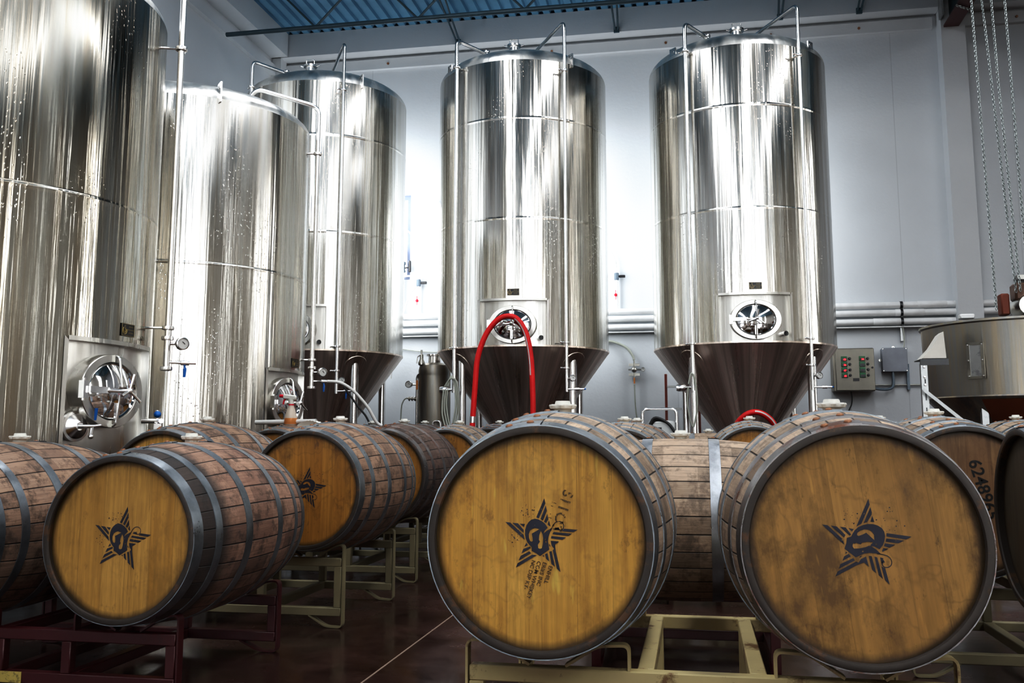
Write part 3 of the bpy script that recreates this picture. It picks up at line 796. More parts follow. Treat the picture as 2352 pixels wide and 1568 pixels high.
Tm = Matrix.Rotation(R_(21), 4, 'Z') @ Matrix.Translation((0, -.95, .96)); m.xf(Tm); vp = obj('drain_cock', m, M['tube'], tD)
m = MB(); m.ball((-.045, -.07, .035), .020); m.xf(Tm); obj('cock_knob', m, M['blue_pl'], vp)

# ------------------------------------------------------------------ barrels
BL = .90; RH = .272; RB = .315
def bprof(y): t = 2*y/BL; return RH+(RB-RH)*(1-t*t)
def stave_mesh():
    mb = MB(); seg = 120; ys = [-BL/2+BL*i/28 for i in range(29)]
    vs = []; fs = []; uv = []
    for y in ys:
        for k in range(seg+1):
            a = 2*PI*k/seg+PI/2; r = bprof(y); vs.append((r*math.cos(a), y, r*math.sin(a)))
    for j in range(28):
        for k in range(seg):
            q = (j*(seg+1)+k, j*(seg+1)+k+1, (j+1)*(seg+1)+k+1, (j+1)*(seg+1)+k)
            fs.append(q); uv.append([(k/seg, j/28), ((k+1)/seg, j/28), ((k+1)/seg, (j+1)/28), (k/seg, (j+1)/28)])
    mb.add(vs, fs, 0, False, uv)
    for s in (-1, 1):   # chime: end grain ring and inside of the croze
        mb.lathe([(RH, s*BL/2), (RH-.004, s*(BL/2+.002)), (RH-.016, s*(BL/2)), (RH-.019, s*(BL/2-.004)), (RH-.014, s*(BL/2-.03))], 96, (0,0,0), 'Y', 1)
    return mb
smesh = stave_mesh().mesh('staves', [M['stave'], M['chime']])
def head_mesh(s):
    mb = MB(); mb.lathe([(0, 0), (.10, 0), (.2, 0), (RH-.013, 0)], 72, (0,0,0), 'Y'); return mb.mesh('barrel_head', M['head_gold'])
hmesh = head_mesh(1)
HOOPS = [(-BL/2+.001, -BL/2+.046), (-.335, -.300), (-.150, -.108), (.108, .150), (.300, .335), (BL/2-.046, BL/2-.001)]
def hoop_mesh(y0, y1):
    mb = MB(); n = 5; ys = [y0+(y1-y0)*i/n for i in range(n+1)]; e = .0028
    pr = [(bprof(ys[0])-.001, ys[0])]+[(bprof(y)+e, y) for y in ys]+[(bprof(ys[-1])-.001, ys[-1])]
    mb.lathe(pr, 96, (0,0,0), 'Y')
    # overlap plate and rivets close to the top
    a0, a1 = PI/2-.02, PI/2+.40; sg = 10
    mb.lathe([(bprof(y0)+e, y0)]+[(bprof(y)+e*2, y) for y in ys]+[(bprof(y1)+e, y1)], sg, (0,0,0), 'Y', 0, -a1, -a0)
    yc = (y0+y1)/2
    for a in (PI/2+.08, PI/2+.27):
        r = bprof(yc)+e*2; d = Vector((math.cos(a), 0, math.sin(a)))
        o = len(mb.v); mb.lathe([(0, .005), (.006, .0045), (.0095, .001), (.0095, -.002)], 10, (0,0,0), 'Z', 1)
        q = Vector((0,0,1)).rotation_difference(d).to_matrix()
        for i in range(o, len(mb.v)): mb.v[i] = tuple(q @ Vector(mb.v[i])+d*r+Vector((0, yc, 0)))
    return mb.mesh('hoop', [M['hoop'], M['copper']])
hoopm = [hoop_mesh(*h) for h in HOOPS]
def bung_mesh():
    mb = MB(); n = 48; vs = []; prof = [(.0, .034, 0), (.020, .034, 0), (.022, .030, 0), (.023, .024, 0), (.035, .024, .10), (.037, .020, .10), (.034, .012, .08), (.024, .009, 0), (.024, -.004, 0)]
    for r, z, w in prof:
        for k in range(n):
            a = 2*PI*k/n; rr = r*(1+w*math.cos(8*a)); vs.append((rr*math.cos(a), rr*math.sin(a), z))
    fs = [(i*n+k, i*n+(k+1) % n, (i+1)*n+(k+1) % n, (i+1)*n+k) for i in range(len(prof)-1) for k in range(n)]
    mb.add(vs, fs); return mb.mesh('bung', M['white_pl'])
bungm = bung_mesh()

# stencilled star badge, traced in a 1380 x 1568 sheet, centre 680,700
POLY = [
 [(733,155),(748,225),(655,432),(620,418)], [(755,252),(768,325),(712,460),(678,440)], [(775,365),(790,440),(758,495),(728,475)], [(798,455),(818,535),(800,532),(778,510)],
 [(180,487),(250,495),(440,660),(458,728)], [(280,497),(360,503),(440,590),(440,632)], [(385,508),(460,510),(445,555)],
 [(888,548),(925,560),(950,588),(870,580)], [(1005,565),(1200,577),(1135,610),(975,600)], [(862,612),(1120,630),(1065,662),(845,640)], [(832,668),(1035,682),(985,714),(822,700)],
 [(820,732),(945,738),(880,778),(890,870),(955,1150),(905,1105),(848,860),(868,838),(835,800)],
 [(800,880),(832,870),(878,1082),(830,1045)], [(740,915),(775,900),(800,1012),(755,975)], [(705,935),(725,925),(730,955)],
 [(330,1105),(355,1045),(560,925),(625,930)], [(368,1010),(398,945),(520,880),(545,905)], [(410,912),(435,850),(530,815),(540,835)], [(450,822),(478,765),(500,795)],
 [(800,770),(812,790),(818,815),(800,800)]]
DBODY = [[(780,555),(740,500),(700,470),(650,445),(600,437),(550,450),(510,485),(480,530),(462,590),(460,650),(470,710),(495,760),(530,800),(555,825),(555,875),(610,900),(670,942),(720,905),(800,850),(792,800),(782,740),(790,680),(815,610),(845,552),(770,595),(722,635),(735,600)],
 [(665,578),(600,562),(560,575),(530,600),(512,650),(515,700),(530,740),(555,752),(570,738),(566,690),(555,640)],
 [(682,600),(705,640),(715,700),(710,780),(698,835),(670,845),(645,835),(640,790),(670,745),(655,725),(660,660)],
 [(752,735),(765,748),(755,762),(745,750)]]
SWIRL = [(822,600),(835,565),(850,535),(872,500),(905,474),(950,468),(985,485),(1003,520),(998,555),(978,578),(950,582),(930,568),(925,548)]
def emblem_mesh(s, seed=1):
    f = lambda p: ((p[0]-680)*s, -(p[1]-700)*s)
    mb = MB(); I = Matrix.Identity(4)
    for pl in POLY: mesh_to_mb(flat_shape([[f(p) for p in pl]]), I, mb)
    mesh_to_mb(flat_shape([[f(p) for p in l] for l in DBODY]), I, mb)
    P = [Vector((x, y, 0)) for x, y in [(p.x, p.y) for p in smooth([(a, b, 0) for a, b in SWIRL], 6)]]; n = len(P); L = []; Rr = []
    for i in range(n):
        T = (P[min(i+1, n-1)]-P[max(i-1, 0)]).normalized(); q = Vector((-T.y, T.x, 0)); w = 5 if i < n*.8 else 5+11*((i/n-.8)/.2)
        L.append(P[i]+q*w); Rr.append(P[i]-q*w)
    for i in range(n-1):
        a = [f(L[i]), f(L[i+1]), f(Rr[i+1]), f(Rr[i])]; mb.add([(x, y, 0) for x, y in a], [(0,1,2,3)], 0, True)
    rnd = random.Random(seed)
    for i in range(46):     # ink splatter on the left of the star
        if i % 2: x, y = rnd.gauss(500, 75), rnd.gauss(330, 60)
        else: x, y = rnd.gauss(330, 60), rnd.gauss(720, 65)
        r = rnd.choice((3, 4, 5, 8)); c = f((x, y)); k = 6
        mb.add([(c[0]+r*s*math.cos(2*PI*j/k), c[1]+r*s*1.2*math.sin(2*PI*j/k), 0) for j in range(k)], [tuple(range(k))], 0, True)
    return mb
def tex_on_head(name, mb, rot, head, mat, off=(0, 0)):
    mb.xf(Matrix.Translation((off[0], -.0012, off[1])) @ XZ @ Matrix.Rotation(rot, 4, 'Z')); return obj(name, mb, mat, head)

GRP = 'oak barrels lying on the racks'
def barrel(label, u, v, zc, rz=0, stave='stave', head='head_gold', hoop='hoop', emblem=None, bung=True, group=GRP, bungcol=None):
    root = thing('oak_barrel', label, 'barrel', (u, v, zc-RB), rz, group)
    def part(name, me, mats, loc):
        o = bpy.data.objects.new(name, me); COL.objects.link(o); o.parent = root; o.location = loc
        for i, mt in enumerate(mats):
            o.material_slots[i].link = 'OBJECT'; o.material_slots[i].material = mt
        return o
    part('staves', smesh, [M[stave], M['chime']], (0, 0, RB))
    hd = part('barrel_head', hmesh, [M[head]], (0, -BL/2+.024, RB))
    part('barrel_head', hmesh, [M[head]], (0, BL/2-.024, RB))
    for i, hm in enumerate(hoopm):
        mt = M['hoop_rust'] if (hoop == 'mix' and i in (0, 1)) else M['hoop' if hoop == 'mix' else hoop]
        part('hoop', hm, [mt, M['copper']], (0, 0, RB))
    if bung: part('bung', bungm, [bungcol or M['white_pl']], (0, 0, RB*2-.001))
    return root, hd
ZBE, ZRE = .631, .541
bs = 1/(6.272*945)    # badge scale: sheet units to metres
B = {}
def mk(key, *a, **k): B[key] = barrel(*a, **k); return B[key]
mk('G', 'front middle barrel, bright golden head with star badge and stencilled lines under it', -.375, 2.76, ZBE, stave='stave_pale', head='head_gold')
mk('H', 'front right barrel with tan scuffed head, its star badge turned on its side', .37, 2.77, ZBE, stave='stave_pale', head='head_tan', hoop='mix')
mk('A', 'front left barrel with pale yellow star badge head and blackened front staves', -1.875, 3.37, ZRE, stave='stave_burnt', head='head_yellow')
mk('A0', 'barrel cut by the left frame edge, on the dark red rack', -2.60, 3.36, ZRE, head='head_yellow')
mk('B', 'barrel behind the front left one, only the top of its golden head showing', -2.53, 4.70, ZBE, stave='stave', head='head_gold')
mk('C', 'barrel with dark amber head and half hidden star badge, left of the aisle', -1.79, 4.70, ZBE, stave='stave', head='head_amber')
mk('D2', 'barrel under the white pipe and trigger bottle, by the flat bottomed tank', -2.60, 6.10, ZBE+.01, stave='stave', head='head_amber')
mk('D', 'dark grey brown barrel with rusty hoops just behind the amber headed one', -1.88, 6.10, ZBE+.01, stave='stave_dark', head='head_amber', hoop='hoop_rust')
mk('E', 'pale barrel behind the dark grey brown one, left of the aisle', -1.81, 7.33, ZBE+.018, stave='stave_pale', head='head_amber')
mk('E2', 'barrel in the third aisle row, mostly hidden by the dark grey brown one', -2.52, 7.33, ZBE+.018, stave='stave_dark', head='head_amber')
mk('F', 'small distant barrel below the outlet of the middle tank', -1.72, 8.45, ZBE+.035, stave='stave_dark', head='head_brown')
mk('F2', 'small distant barrel in front of the slim steel vessel', -2.41, 8.45, ZBE+.035, stave='stave_dark', head='head_brown')
mk('I', 'barrel lying crosswise between the two front barrels, side on with bright hoops', -.06, 3.95, .553, rz=-PI/2, stave='stave_pale', head='head_brown', hoop='hoop_bright')
mk('J', 'pale barrel just behind the right shoulder of the golden headed barrel', -.40, 5.58, ZBE+.01, stave='stave_pale', head='head_amber')
mk('J2', 'barrel in front of the steel cased pump with black hose', -.39, 6.62, ZBE+.02, stave='stave', head='head_amber')
mk('K', 'barrel under the low red hose, top of its amber head showing over the crosswise barrel', .355, 6.62, ZBE+.03, stave='stave_pale', head='head_amber')
mk('K2', 'far crosswise barrel between the middle and right tank legs, sitting lower', .10, 7.85, .585, rz=-PI/2, stave='stave_pale', head='head_brown', hoop='hoop_bright')
mk('L', 'barrel behind the front right one, its head stencilled 6248965', .966, 4.22, ZBE+.01, stave='stave_pale', head='head_brown')
mk('M0', 'barrel below the control panel with a yellowish bung, mostly hidden', 1.18, 6.62, ZBE+.03, stave='stave_pale', head='head_brown')
mk('M1', 'barrel in front of the hopper, by the right frame edge', 1.99, 6.58, ZBE+.03, stave='stave_pale', head='head_brown')
mk('N', 'dark barrel cut by the right frame edge, turned with its head facing left', 1.43, 3.25, ZBE-.005, rz=-PI/2, stave='stave_dark', head='head_dark')
for key, rot, sc_ in (('G', 0, 1.03), ('H', R_(-74), 1.12), ('A', R_(-3), 1.2), ('C', R_(-76), 1.1)):
    tex_on_head('star_badge', emblem_mesh(bs*sc_, ord(key)), rot, B[key][1], M['ink'], (.002, -.004 if key == 'A' else .004))
# faded distillery lettering on the golden head
m = MB(); lines = [('ENHILL', .026, -.060), ('ERIES INC', .012, -.052), ('COM WHISKEY', -.002, -.050), ('NC DSP KY-', -.015, -.048)]
for q, x, z in lines:
    mesh_to_mb(text_mesh(q, .0135, 'LEFT', 1.0, .0002), Matrix.Translation((x, z, 0)) @ Matrix.Rotation(R_(-107), 4, 'Z'), m)
tex_on_head('distillery_lettering', m, 0, B['G'][1], M['faded2'])
m = MB(); mesh_to_mb(text_mesh('S11OS', .037, 'LEFT', 1.0, .0003), Matrix.Translation((.070, .118, 0)) @ Matrix.Rotation(R_(-108), 4, 'Z'), m)
mesh_to_mb(text_mesh('11  11', .016, 'LEFT', 1.1, .0), Matrix.Translation((.036, .092, 0)) @ Matrix.Rotation(R_(-108), 4, 'Z'), m)
tex_on_head('faded_stencil_digits', m, 0, B['G'][1], M['faded'])
m = MB(); mesh_to_mb(text_mesh('6248965', .062, 'CENTER', 1.02, .0008), Matrix.Identity(4), m)
tex_on_head('stencil_number', m, R_(-76), B['L'][1], M['stencil'], (.055, .045))

# ------------------------------------------------------------------ racks
def rack(label, cu, cv, W, sp, mat, zt, kind='beige', rz=0, gap=.74, cradles=(-1, 1), low=.055, grp='barrel racks'):
    """two welded ladders joined by cross bars; flat bar cradles run from foot to saddle"""
    root = thing('barrel_rack', label, 'rack', (cu, cv, 0), rz, grp); h = .036; hl = .036; g = gap/2
    rails = (zt-h/2, low+.018)
    for sy in (-1, 1):
        for i, z in enumerate(rails):
            obj('top_rail' if i == 0 else 'bottom_rail', MB().box((0, sy*g, z), (2*W-.008, .036, .038), 0, None, .003), M[mat], root)
        for sx in (-1, 1):
            obj('post', MB().box((sx*(W-.022), sy*g, (rails[0]+rails[1])/2), (.036, .034, rails[0]-rails[1]-.037), 0, None, .003), M[mat], root)
        for x in (-.135*sp/.75, .135*sp/.75):
            obj('post', MB().box((x, sy*g, (rails[0]+rails[1])/2), (.036, .034, rails[0]-rails[1]-.037), 0, None, .003), M[mat], root)
        for sx in (-1, 1):   # outer cradle bar comes up from the foot
            e = W+.003
            pts = fillet([(sx*(W-.16), sy*g, low), (sx*(W-.075), sy*g, .006), (sx*e, sy*g, .004), (sx*e, sy*g, zt+.062), (sx*(sp/2+.125), sy*g, zt+.056), (sx*(sp/2+.045), sy*g, zt+.006)], .022, 5)
            obj('cradle_bar', MB().strap(pts, .034, .0065), M[mat], root)
            x0 = sx*(sp/2-.20)
            pts = fillet([(x0, sy*g, zt), (x0, sy*g, zt+.06), (x0+sx*.075, sy*g, zt+.056), (sx*(sp/2-.045), sy*g, zt+.006)], .018, 5)
            obj('cradle_bar', MB().strap(pts, .034, .0065), M[mat], root)
    for x in (-.135*sp/.75, .135*sp/.75):
        obj('cross_bar', MB().box((x, 0, rails[0]), (.04, gap-.036, .038), 0, None, .003), M[mat], root)
        obj('cross_bar', MB().box((x, 0, rails[1]), (.04, gap-.036, .038), 0, None, .003), M[mat], root)
    return root
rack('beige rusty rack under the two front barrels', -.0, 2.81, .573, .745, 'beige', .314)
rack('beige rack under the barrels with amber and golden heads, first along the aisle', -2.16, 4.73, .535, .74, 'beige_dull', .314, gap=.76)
rack('beige rack second along the aisle, under the dark grey brown barrel', -2.24, 6.12, .56, .72, 'beige_dull', .322, gap=.76)
rack('beige rack third along the aisle', -2.165, 7.35, .56, .71, 'beige_dull', .33, gap=.66)
rack('farthest beige rack along the aisle, before the tank legs', -2.065, 8.47, .55, .69, 'beige_dull', .345, gap=.66)
rack('beige rack behind the golden headed barrel, right of the aisle', -.03, 5.58, .57, .745, 'beige_dull', .322, gap=.66)
rack('beige rack in front of the steel cased pump', -.02, 6.62, .57, .745, 'beige_dull', .34, gap=.66)
rack('beige rack before the hopper', 1.585, 6.62, .60, .81, 'beige_dull', .34, gap=.66)
rack('beige rack under the barrel stencilled 6248965', 1.34, 4.22, .57, .745, 'beige_dull', .322, gap=.66)
rR = rack('dark red rack at bottom left under the pale yellow headed barrel', -2.245, 3.44, .535, .71, 'redrack', .224, low=.045, gap=.78)
rack('dark red rack turned crosswise under the side on barrel', -.06, 4.33, .57, .745, 'redrack', .236, rz=PI/2, gap=.66, low=.045)
rack('dark red rack far back under the low crosswise barrel', .10, 8.2, .57, .70, 'redrack', .268, rz=PI/2, gap=.66, low=.045)
rack('beige rack turned crosswise under the dark barrel at the right edge', 1.43, 2.88, .57, .745, 'beige_dull', .308, rz=PI/2, gap=.66)
m = MB(); m.box((-.075, -.4105, .064), (.085, .003, .036)); tg = obj('paper_tag', m, M['yellowlab'], rR)

# ------------------------------------------------------------------ floor joint, scratches, drips
m = MB(); m.box((-1.20, 4.6, .0008), (.007, 9.0, .0016)); struct('trim_6', m, M['joint'])
m = MB(); pts = [(-.62, 2.35), (-.95, 2.9), (-1.02, 3.4)]
for a, b in zip(pts, pts[1:]):
    a, b = Vector(a+(.001,)), Vector(b+(.001,)); q = Vector((0,0,1)).cross((b-a).normalized())*.0014
    m.add([a-q, b-q, b+q, a+q], [(0,1,2,3)], 0, True)
struct('trim_7', m, M['joint'])

# ------------------------------------------------------------------ hoses, bottle, loose things
def hose(label, pts, r, mat, stripe=None, name='hose', ends=None):
    h = thing(name, label, 'hose', (0,0,0)) if (stripe or ends) else None
    P = smooth(pts, 12)
    if h is None: return tag(obj(name, MB().tube(P, r, 14), mat), label, 'hose')
    obj('hose_wall', MB().tube(P, r, 18), mat, h)
    if stripe:
        n = len(P); s0, s1, sd = stripe; m = MB(); vs = []
        for i in range(n):
            T = (P[min(i+1, n-1)]-P[max(i-1, 0)]).normalized(); X = T.cross(Vector((0, -1, 0))).normalized(); Y = Vector((0,-1,0)); Y = (Y-T*Y.dot(T)).normalized()
            for a in (sd-.25, sd, sd+.25): vs.append(P[i]+(X*math.cos(a)+Y*math.sin(a))*(r*1.012))
        i0, i1 = int(n*s0), int(n*s1)
        m.add(vs, [(i*3+k, i*3+k+1, i*3+k+4, i*3+k+3) for i in range(i0, min(i1, n-1)) for k in range(2)]); obj('white_stripe', m, M['whitehose'], h)
    for e in (ends or []):
        obj('hose_end', MB().tube([e[0], e[1]], r*1.08, 14), M['tube'], h)
    return h
YH = 8.93
hose('red hose arched over the hatch of the middle tank', [(-2.10, YH, .62), (-2.075, YH, 1.045), (-2.055, YH, 1.35), (-2.03, YH, 1.62), (-1.95, YH, 1.84), (-1.84, YH, 1.975), (-1.735, YH, 2.012), (-1.64, YH, 1.975), (-1.56, YH, 1.84), (-1.515, YH, 1.62), (-1.50, YH, 1.35), (-1.495, YH, 1.05), (-1.50, YH, .55)], .027, M['redhose'], (.56, .80, 1.1),
     ends=[((-2.078, YH, 1.0), (-2.076, YH, 1.06))])
hose('red hose lying low over the outlet of the right tank', [(.28, 8.9, .70), (.34, 8.85, .93), (.42, 8.8, 1.045), (.52, 8.78, 1.085), (.62, 8.8, 1.05), (.70, 8.85, .95), (.78, 8.9, .70)], .026, M['redhose'], (.50, .85, 1.9))
hose('white hose curving down from the flat bottomed tank to the barrels', [(-2.80, 7.05, 1.297), (-2.70, 7.08, 1.285), (-2.60, 7.10, 1.22), (-2.50, 7.14, 1.10), (-2.44, 7.18, .985), (-2.40, 7.2, .955)], .0125, M['whitehose'])
hose('thin black hose slanting down behind the white hose', [(-3.42, 9.05, 1.36), (-3.28, 9.05, 1.18), (-3.14, 9.05, .98), (-3.05, 9.05, .5), (-3.05, 9.05, .03)], .010, M['rubber'])
# loose white pipe on a barrel
tag(obj('plastic_pipe', MB().tube([(-2.86, 5.96, .966), (-2.42, 5.92, .972)], .015, 12), M['whitehose']), 'white plastic pipe lying across the barrels before the flat bottomed tank', 'pipe')
# scrubbing brush: fan of bristles and handle block
t = thing('scrub_brush', 'white fan shaped scrub brush lying on the amber headed barrel', 'brush', (-1.955, 4.72, .912))
m = MB(); n = 22; vs = []
for j, (rr, zz, th) in enumerate(((.026, .0, .012), (.045, .012, .020), (.066, .026, .030))):
    for i in range(n):
        a = R_(20+140*i/(n-1)); zig = (1+.06*(i % 2)) if j == 2 else 1
        for s in (-1, 1): vs.append((-rr*zig*math.cos(a)*1.05, s*th, rr*zig*math.sin(a)*.62+.002))
m.add(vs, [(j*2*n+2*i+s, j*2*n+2*i+2+s, (j+1)*2*n+2*i+2+s, (j+1)*2*n+2*i+s) for j in range(2) for i in range(n-1) for s in (0, 1)])
m.add(vs, [(4*n+2*i, 4*n+2*i+2, 4*n+2*i+3, 4*n+2*i+1) for i in range(n-1)])
obj('bristles', m, M['white_pl'], t); obj('brush_block', MB().box((0, 0, .006), (.07, .04, .016), 0, None, .004), M['white_pl'], t)
# trigger spray bottle
t = thing('spray_bottle', 'trigger spray bottle with red nozzle and orange liquid on a barrel', 'bottle', (-2.60, 5.93, .948))
m = MB(); m.lathe([(0, 0), (.040, 0), (.043, .006), (.041, .05), (.026, .10), (.0165, .125), (.0165, .14)], 28); obj('bottle_body', m, M['clearpl'], t)
m = MB(); m.lathe([(.0405, .002), (.0435, .007), (.0418, .045)], 28); obj('liquid', m, M['orange'], t)
m = MB(); m.lathe([(.0185, .128), (.0185, .137)], 20); m.tube([(-.055, 0, .188), (-.082, 0, .19)], .011, 10); m.tube(fillet([(-.03, 0, .18), (-.052, 0, .16), (-.056, 0, .135)], .01), .006, 8); obj('trigger', m, M['red_pl'], t)
m = MB(); m.tube([(0, 0, .137), (0, 0, .165)], .017, 12); m.box((-.012, 0, .181), (.095, .024, .034), 0, Matrix.Rotation(.12, 3, 'Y'), .008); obj('spray_head', m, M['white_pl'], t)

# ------------------------------------------------------------------ slim vessel between the tanks
t = thing('filter_vessel', 'slim steel vessel with open neck and pressure gauge, left of the middle tank', 'vessel', (-2.86, 10.4, 0)); t.scale = (1.07, 1.07, 1.035)
obj('vessel_body', MB().lathe([(0, .45), (.14, .47), (.168, .52), (.168, 1.48), (.166, 1.49), (.168, 1.50), (.168, 1.55), (.155, 1.60), (.10, 1.625), (.075, 1.63)], 48), M['hopper'], t)
obj('neck', MB().lathe([(.070, 1.62), (.068, 1.70), (.088, 1.705), (.088, 1.722), (.06, 1.724), (.06, 1.66)], 32), M['tube'], t)
for a in (0, 2.1, 4.2): obj('leg', MB().tube([(.14*math.cos(a), .14*math.sin(a), 0), (.14*math.cos(a), .14*math.sin(a), .52)], .018, 10), M['tube_dark'], t)
m = MB(); m.tube(fillet([(-.172, -.06, .55), (-.172, -.06, 1.50), (-.09, -.10, 1.52)], .06), .013, 10); m.tube([(-.11, -.09, 1.52), (-.02, -.14, 1.52)], .017, 10); sp_ = obj('side_pipe', m, M['tube_dark'], t)
m = MB(); m.lathe([(.0, .0), (.012, 0), (.012, .06), (.034, .075), (.034, .10), (.026, .12), (.020, .135), (.020, .185), (.010, .19), (.010, .235), (0, .235)], 20, (-.115, -.10, 1.53)); m.tube(fillet([(-.115, -.10, 1.71), (-.155, -.10, 1.70), (-.165, -.10, 1.62)], .03), .006, 8)
obj('relief_valve', m, M['tube_dark'], t)
gauge(t, (-.245, -.09, 1.395), (-.1, -1, .05), .037); obj('gauge_stem', MB().tube([(-.245, -.07, 1.395), (-.16, -.05, 1.395)], .010, 8), M['tube_dark'], t)
obj('yellow_tag', MB().box((-.165, -.085, 1.39), (.022, .004, .10)), M['orange'], t)
m = MB(); m.tube([(-.17, -.06, 1.24), (-.27, -.07, 1.25)], .012, 10)
for x in (-.19, -.22, -.25): m.lathe([(.0, -.008), (.024, -.006), (.024, .006), (0, .008)], 12, (x, -.065, 1.243), 'X')
obj('hose_barb', m, M['tube_dark'], t)
obj('drain_bend', MB().tube(fillet([(.04, -.19, .86), (.04, -.19, 1.0), (.12, -.19, 1.0), (.12, -.19, .80)], .035), .015, 10), M['tube'], t)
hose('thin clear hose dropping from the slim steel vessel', [(-3.15, 10.32, 1.295), (-3.195, 10.32, 1.26), (-3.22, 10.32, 1.12), (-3.225, 10.32, .5), (-3.225, 10.32, .02)], .007, M['clearhose'])

# ------------------------------------------------------------------ pipes and fittings on the back wall
ZP = (2.40, 2.31, 2.205)
for i, z in enumerate(ZP):
    x0, x1 = (-5.4, 3.8) if i < 2 else (-5.4, 3.0)
    p = tag(obj('wall_pipe', MB().tube([(x0, WV-.09, z), (x1, WV-.09, z)], .038, 18), M['pvc']), ['highest of the three white pipes on the back wall', 'middle one of the three white pipes on the back wall', 'lowest of the three white pipes on the back wall'][i], 'pipe', 'white insulated wall pipes')
    m = MB(); m.lathe([(.0385, -.16), (.042, -.155), (.042, .155), (.0385, .16)], 20, (2.75-.25*i, WV-.09, z), 'X'); obj('pipe_sleeve', m, M['pvc'], p)
    m = MB(); m.lathe([(.039, -.016), (.044, -.014), (.044, .014), (.039, .016)], 20, (2.41, WV-.09, z), 'X'); m.box((2.41, WV-.09, z-.047), (.022, .03, .02)); obj('pipe_clip', m, M['black'], p)
# thin ledge rail under the pipes
tag(obj('cable_tray', MB().box((-.8, WV-.05, 2.145), (9.2, .10, .012)), M['pvc']), 'thin white shelf strip under the three wall pipes', 'tray')
def wall_valve(label, x, z, hx=.07, red=True, up=None):
    t = thing('wall_valve', label, 'valve', (x, WV-.07, z), 0, 'valves on the back wall')
    m = MB(); m.lathe([(.0, -.045), (.026, -.045), (.030, -.03), (.030, .03), (.026, .045), (0, .045)], 20); obj('valve_body', m, M['greypvc'], t)
    m = MB(); m.tube([(0, 0, 0), (hx*.6, 0, 0)], .012, 8); m.box((hx, 0, 0), (.075, .03, .032), 0, None, .004); obj('actuator', m, M['black'], t)
    m = MB(); m.tube([(0, 0, .045), (0, 0, .10)], .013, 10); m.tube([(0, 0, -.045), (0, 0, -.40)], .018, 10); obj('stub_pipe', m, M['pvc'], t)
    m = MB(); m.ball((-.012, -.03, -.235), .020, 0, 12, (1, .5, 1)); m.tube([(-.012, -.035, -.175), (-.012, -.035, -.295)], [.004, .004], 8); obj('red_handle', m, M['red_pl'], t)
    return t
wall_valve('valve with red handle on the wall left of the middle tank', -3.48, 2.84)
wall_valve('valve with red handle on the wall right of the middle tank', -.92, 2.845)
t = thing('union_valve', 'large grey plastic valve on a white riser by the bright window', 'valve', (-3.70, WV-.08, 0))
m = MB(); m.lathe([(.032, 2.98), (.045, 2.985), (.045, 3.01), (.036, 3.015), (.036, 3.08), (.045, 3.085), (.045, 3.12), (.032, 3.125)], 20); obj('valve_body', m, M['greypvc'], t)
obj('riser_pipe', MB().tube([(0, 0, 2.40), (0, 0, 3.32)], .028, 14), M['pvc'], t)
m = MB(); m.tube([(.03, 0, 3.04), (.085, 0, 3.05)], .012, 8); m.box((.10, 0, 3.06), (.03, .04, .15), 0, None, .006); obj('actuator', m, M['black'], t)
m = MB(); m.ball((.0, -.035, 2.57), .02, 0, 12, (1, .5, 1)); m.tube([(0, -.035, 2.51), (0, -.035, 2.63)], .004, 8); obj('red_handle', m, M['red_pl'], t)
hose('clear hose curving from window height down to the left wall valve', [(-3.72, WV-.06, 3.60), (-3.60, WV-.06, 3.50), (-3.42, WV-.07, 3.30), (-3.40, WV-.07, 3.12), (-3.475, WV-.07, 2.95)], .012, M['whitehose'])
hose('pale hose drooping from the left wall valve behind the tank', [(-3.50, WV-.10, 2.92), (-3.65, WV-.14, 2.92), (-3.85, WV-.14, 2.85), (-4.0, WV-.14, 2.7)], .012, M['whitehose'])
hose('pale hose falling from the left wall valve past the white pipes', [(-3.50, WV-.13, 2.78), (-3.58, WV-.16, 2.65), (-3.68, WV-.17, 2.35), (-3.76, WV-.17, 2.1), (-3.80, WV-.17, 1.6)], .011, M['whitehose'])
hose('clear hose hanging above the wall valve right of the middle tank', [(-1.08, WV-.08, 3.25), (-1.0, WV-.08, 3.18), (-.935, WV-.08, 3.05), (-.925, WV-.075, 2.96)], .011, M['whitehose'])
hose('thin grey line drooping across the wall above the slim vessel', [(-3.9, WV-.03, 2.02), (-3.3, WV-.03, 1.94), (-2.4, WV-.03, 1.95)], .006, M['clearhose'])
# regulator right of the middle tank
t = thing('gas_regulator', 'small brass and steel regulator with gauge on wall brackets between middle and right tanks', 'regulator', (-.72, WV-.06, 1.68))
m = MB(); m.box((0, 0, .06), (.13, .05, .03)); m.box((0, 0, -.06), (.13, .05, .03)); obj('bracket', m, M['tube_dark'], t)
m = MB(); m.ball((0, -.03, 0), .036); m.tube([(0, -.02, .14), (0, -.02, -.10)], .010, 10); m.tube([(-.07, -.02, 0), (.09, -.02, 0)], .008, 8); obj('body', m, M['tube_dark'], t)
gauge(t, (.11, -.03, 0), (0, -1, 0), .026); obj('orange_fitting', MB().tube([(0, -.02, -.10), (0, -.02, -.17)], .010, 8), M['orange'], t)
hose('clear hose looping from behind the middle tank to the wall regulator', [(-1.15, WV-.05, 2.04), (-.98, WV-.05, 2.03), (-.82, WV-.06, 1.96), (-.74, WV-.07, 1.86), (-.72, WV-.08, 1.80)], .016, M['clearhose'])
hose('thin grey hose hanging from the wall regulator', [(-.72, WV-.08, 1.50), (-.71, WV-.08, 1.2), (-.67, WV-.08, .9), (-.62, WV-.08, .4)], .008, M['clearhose'])

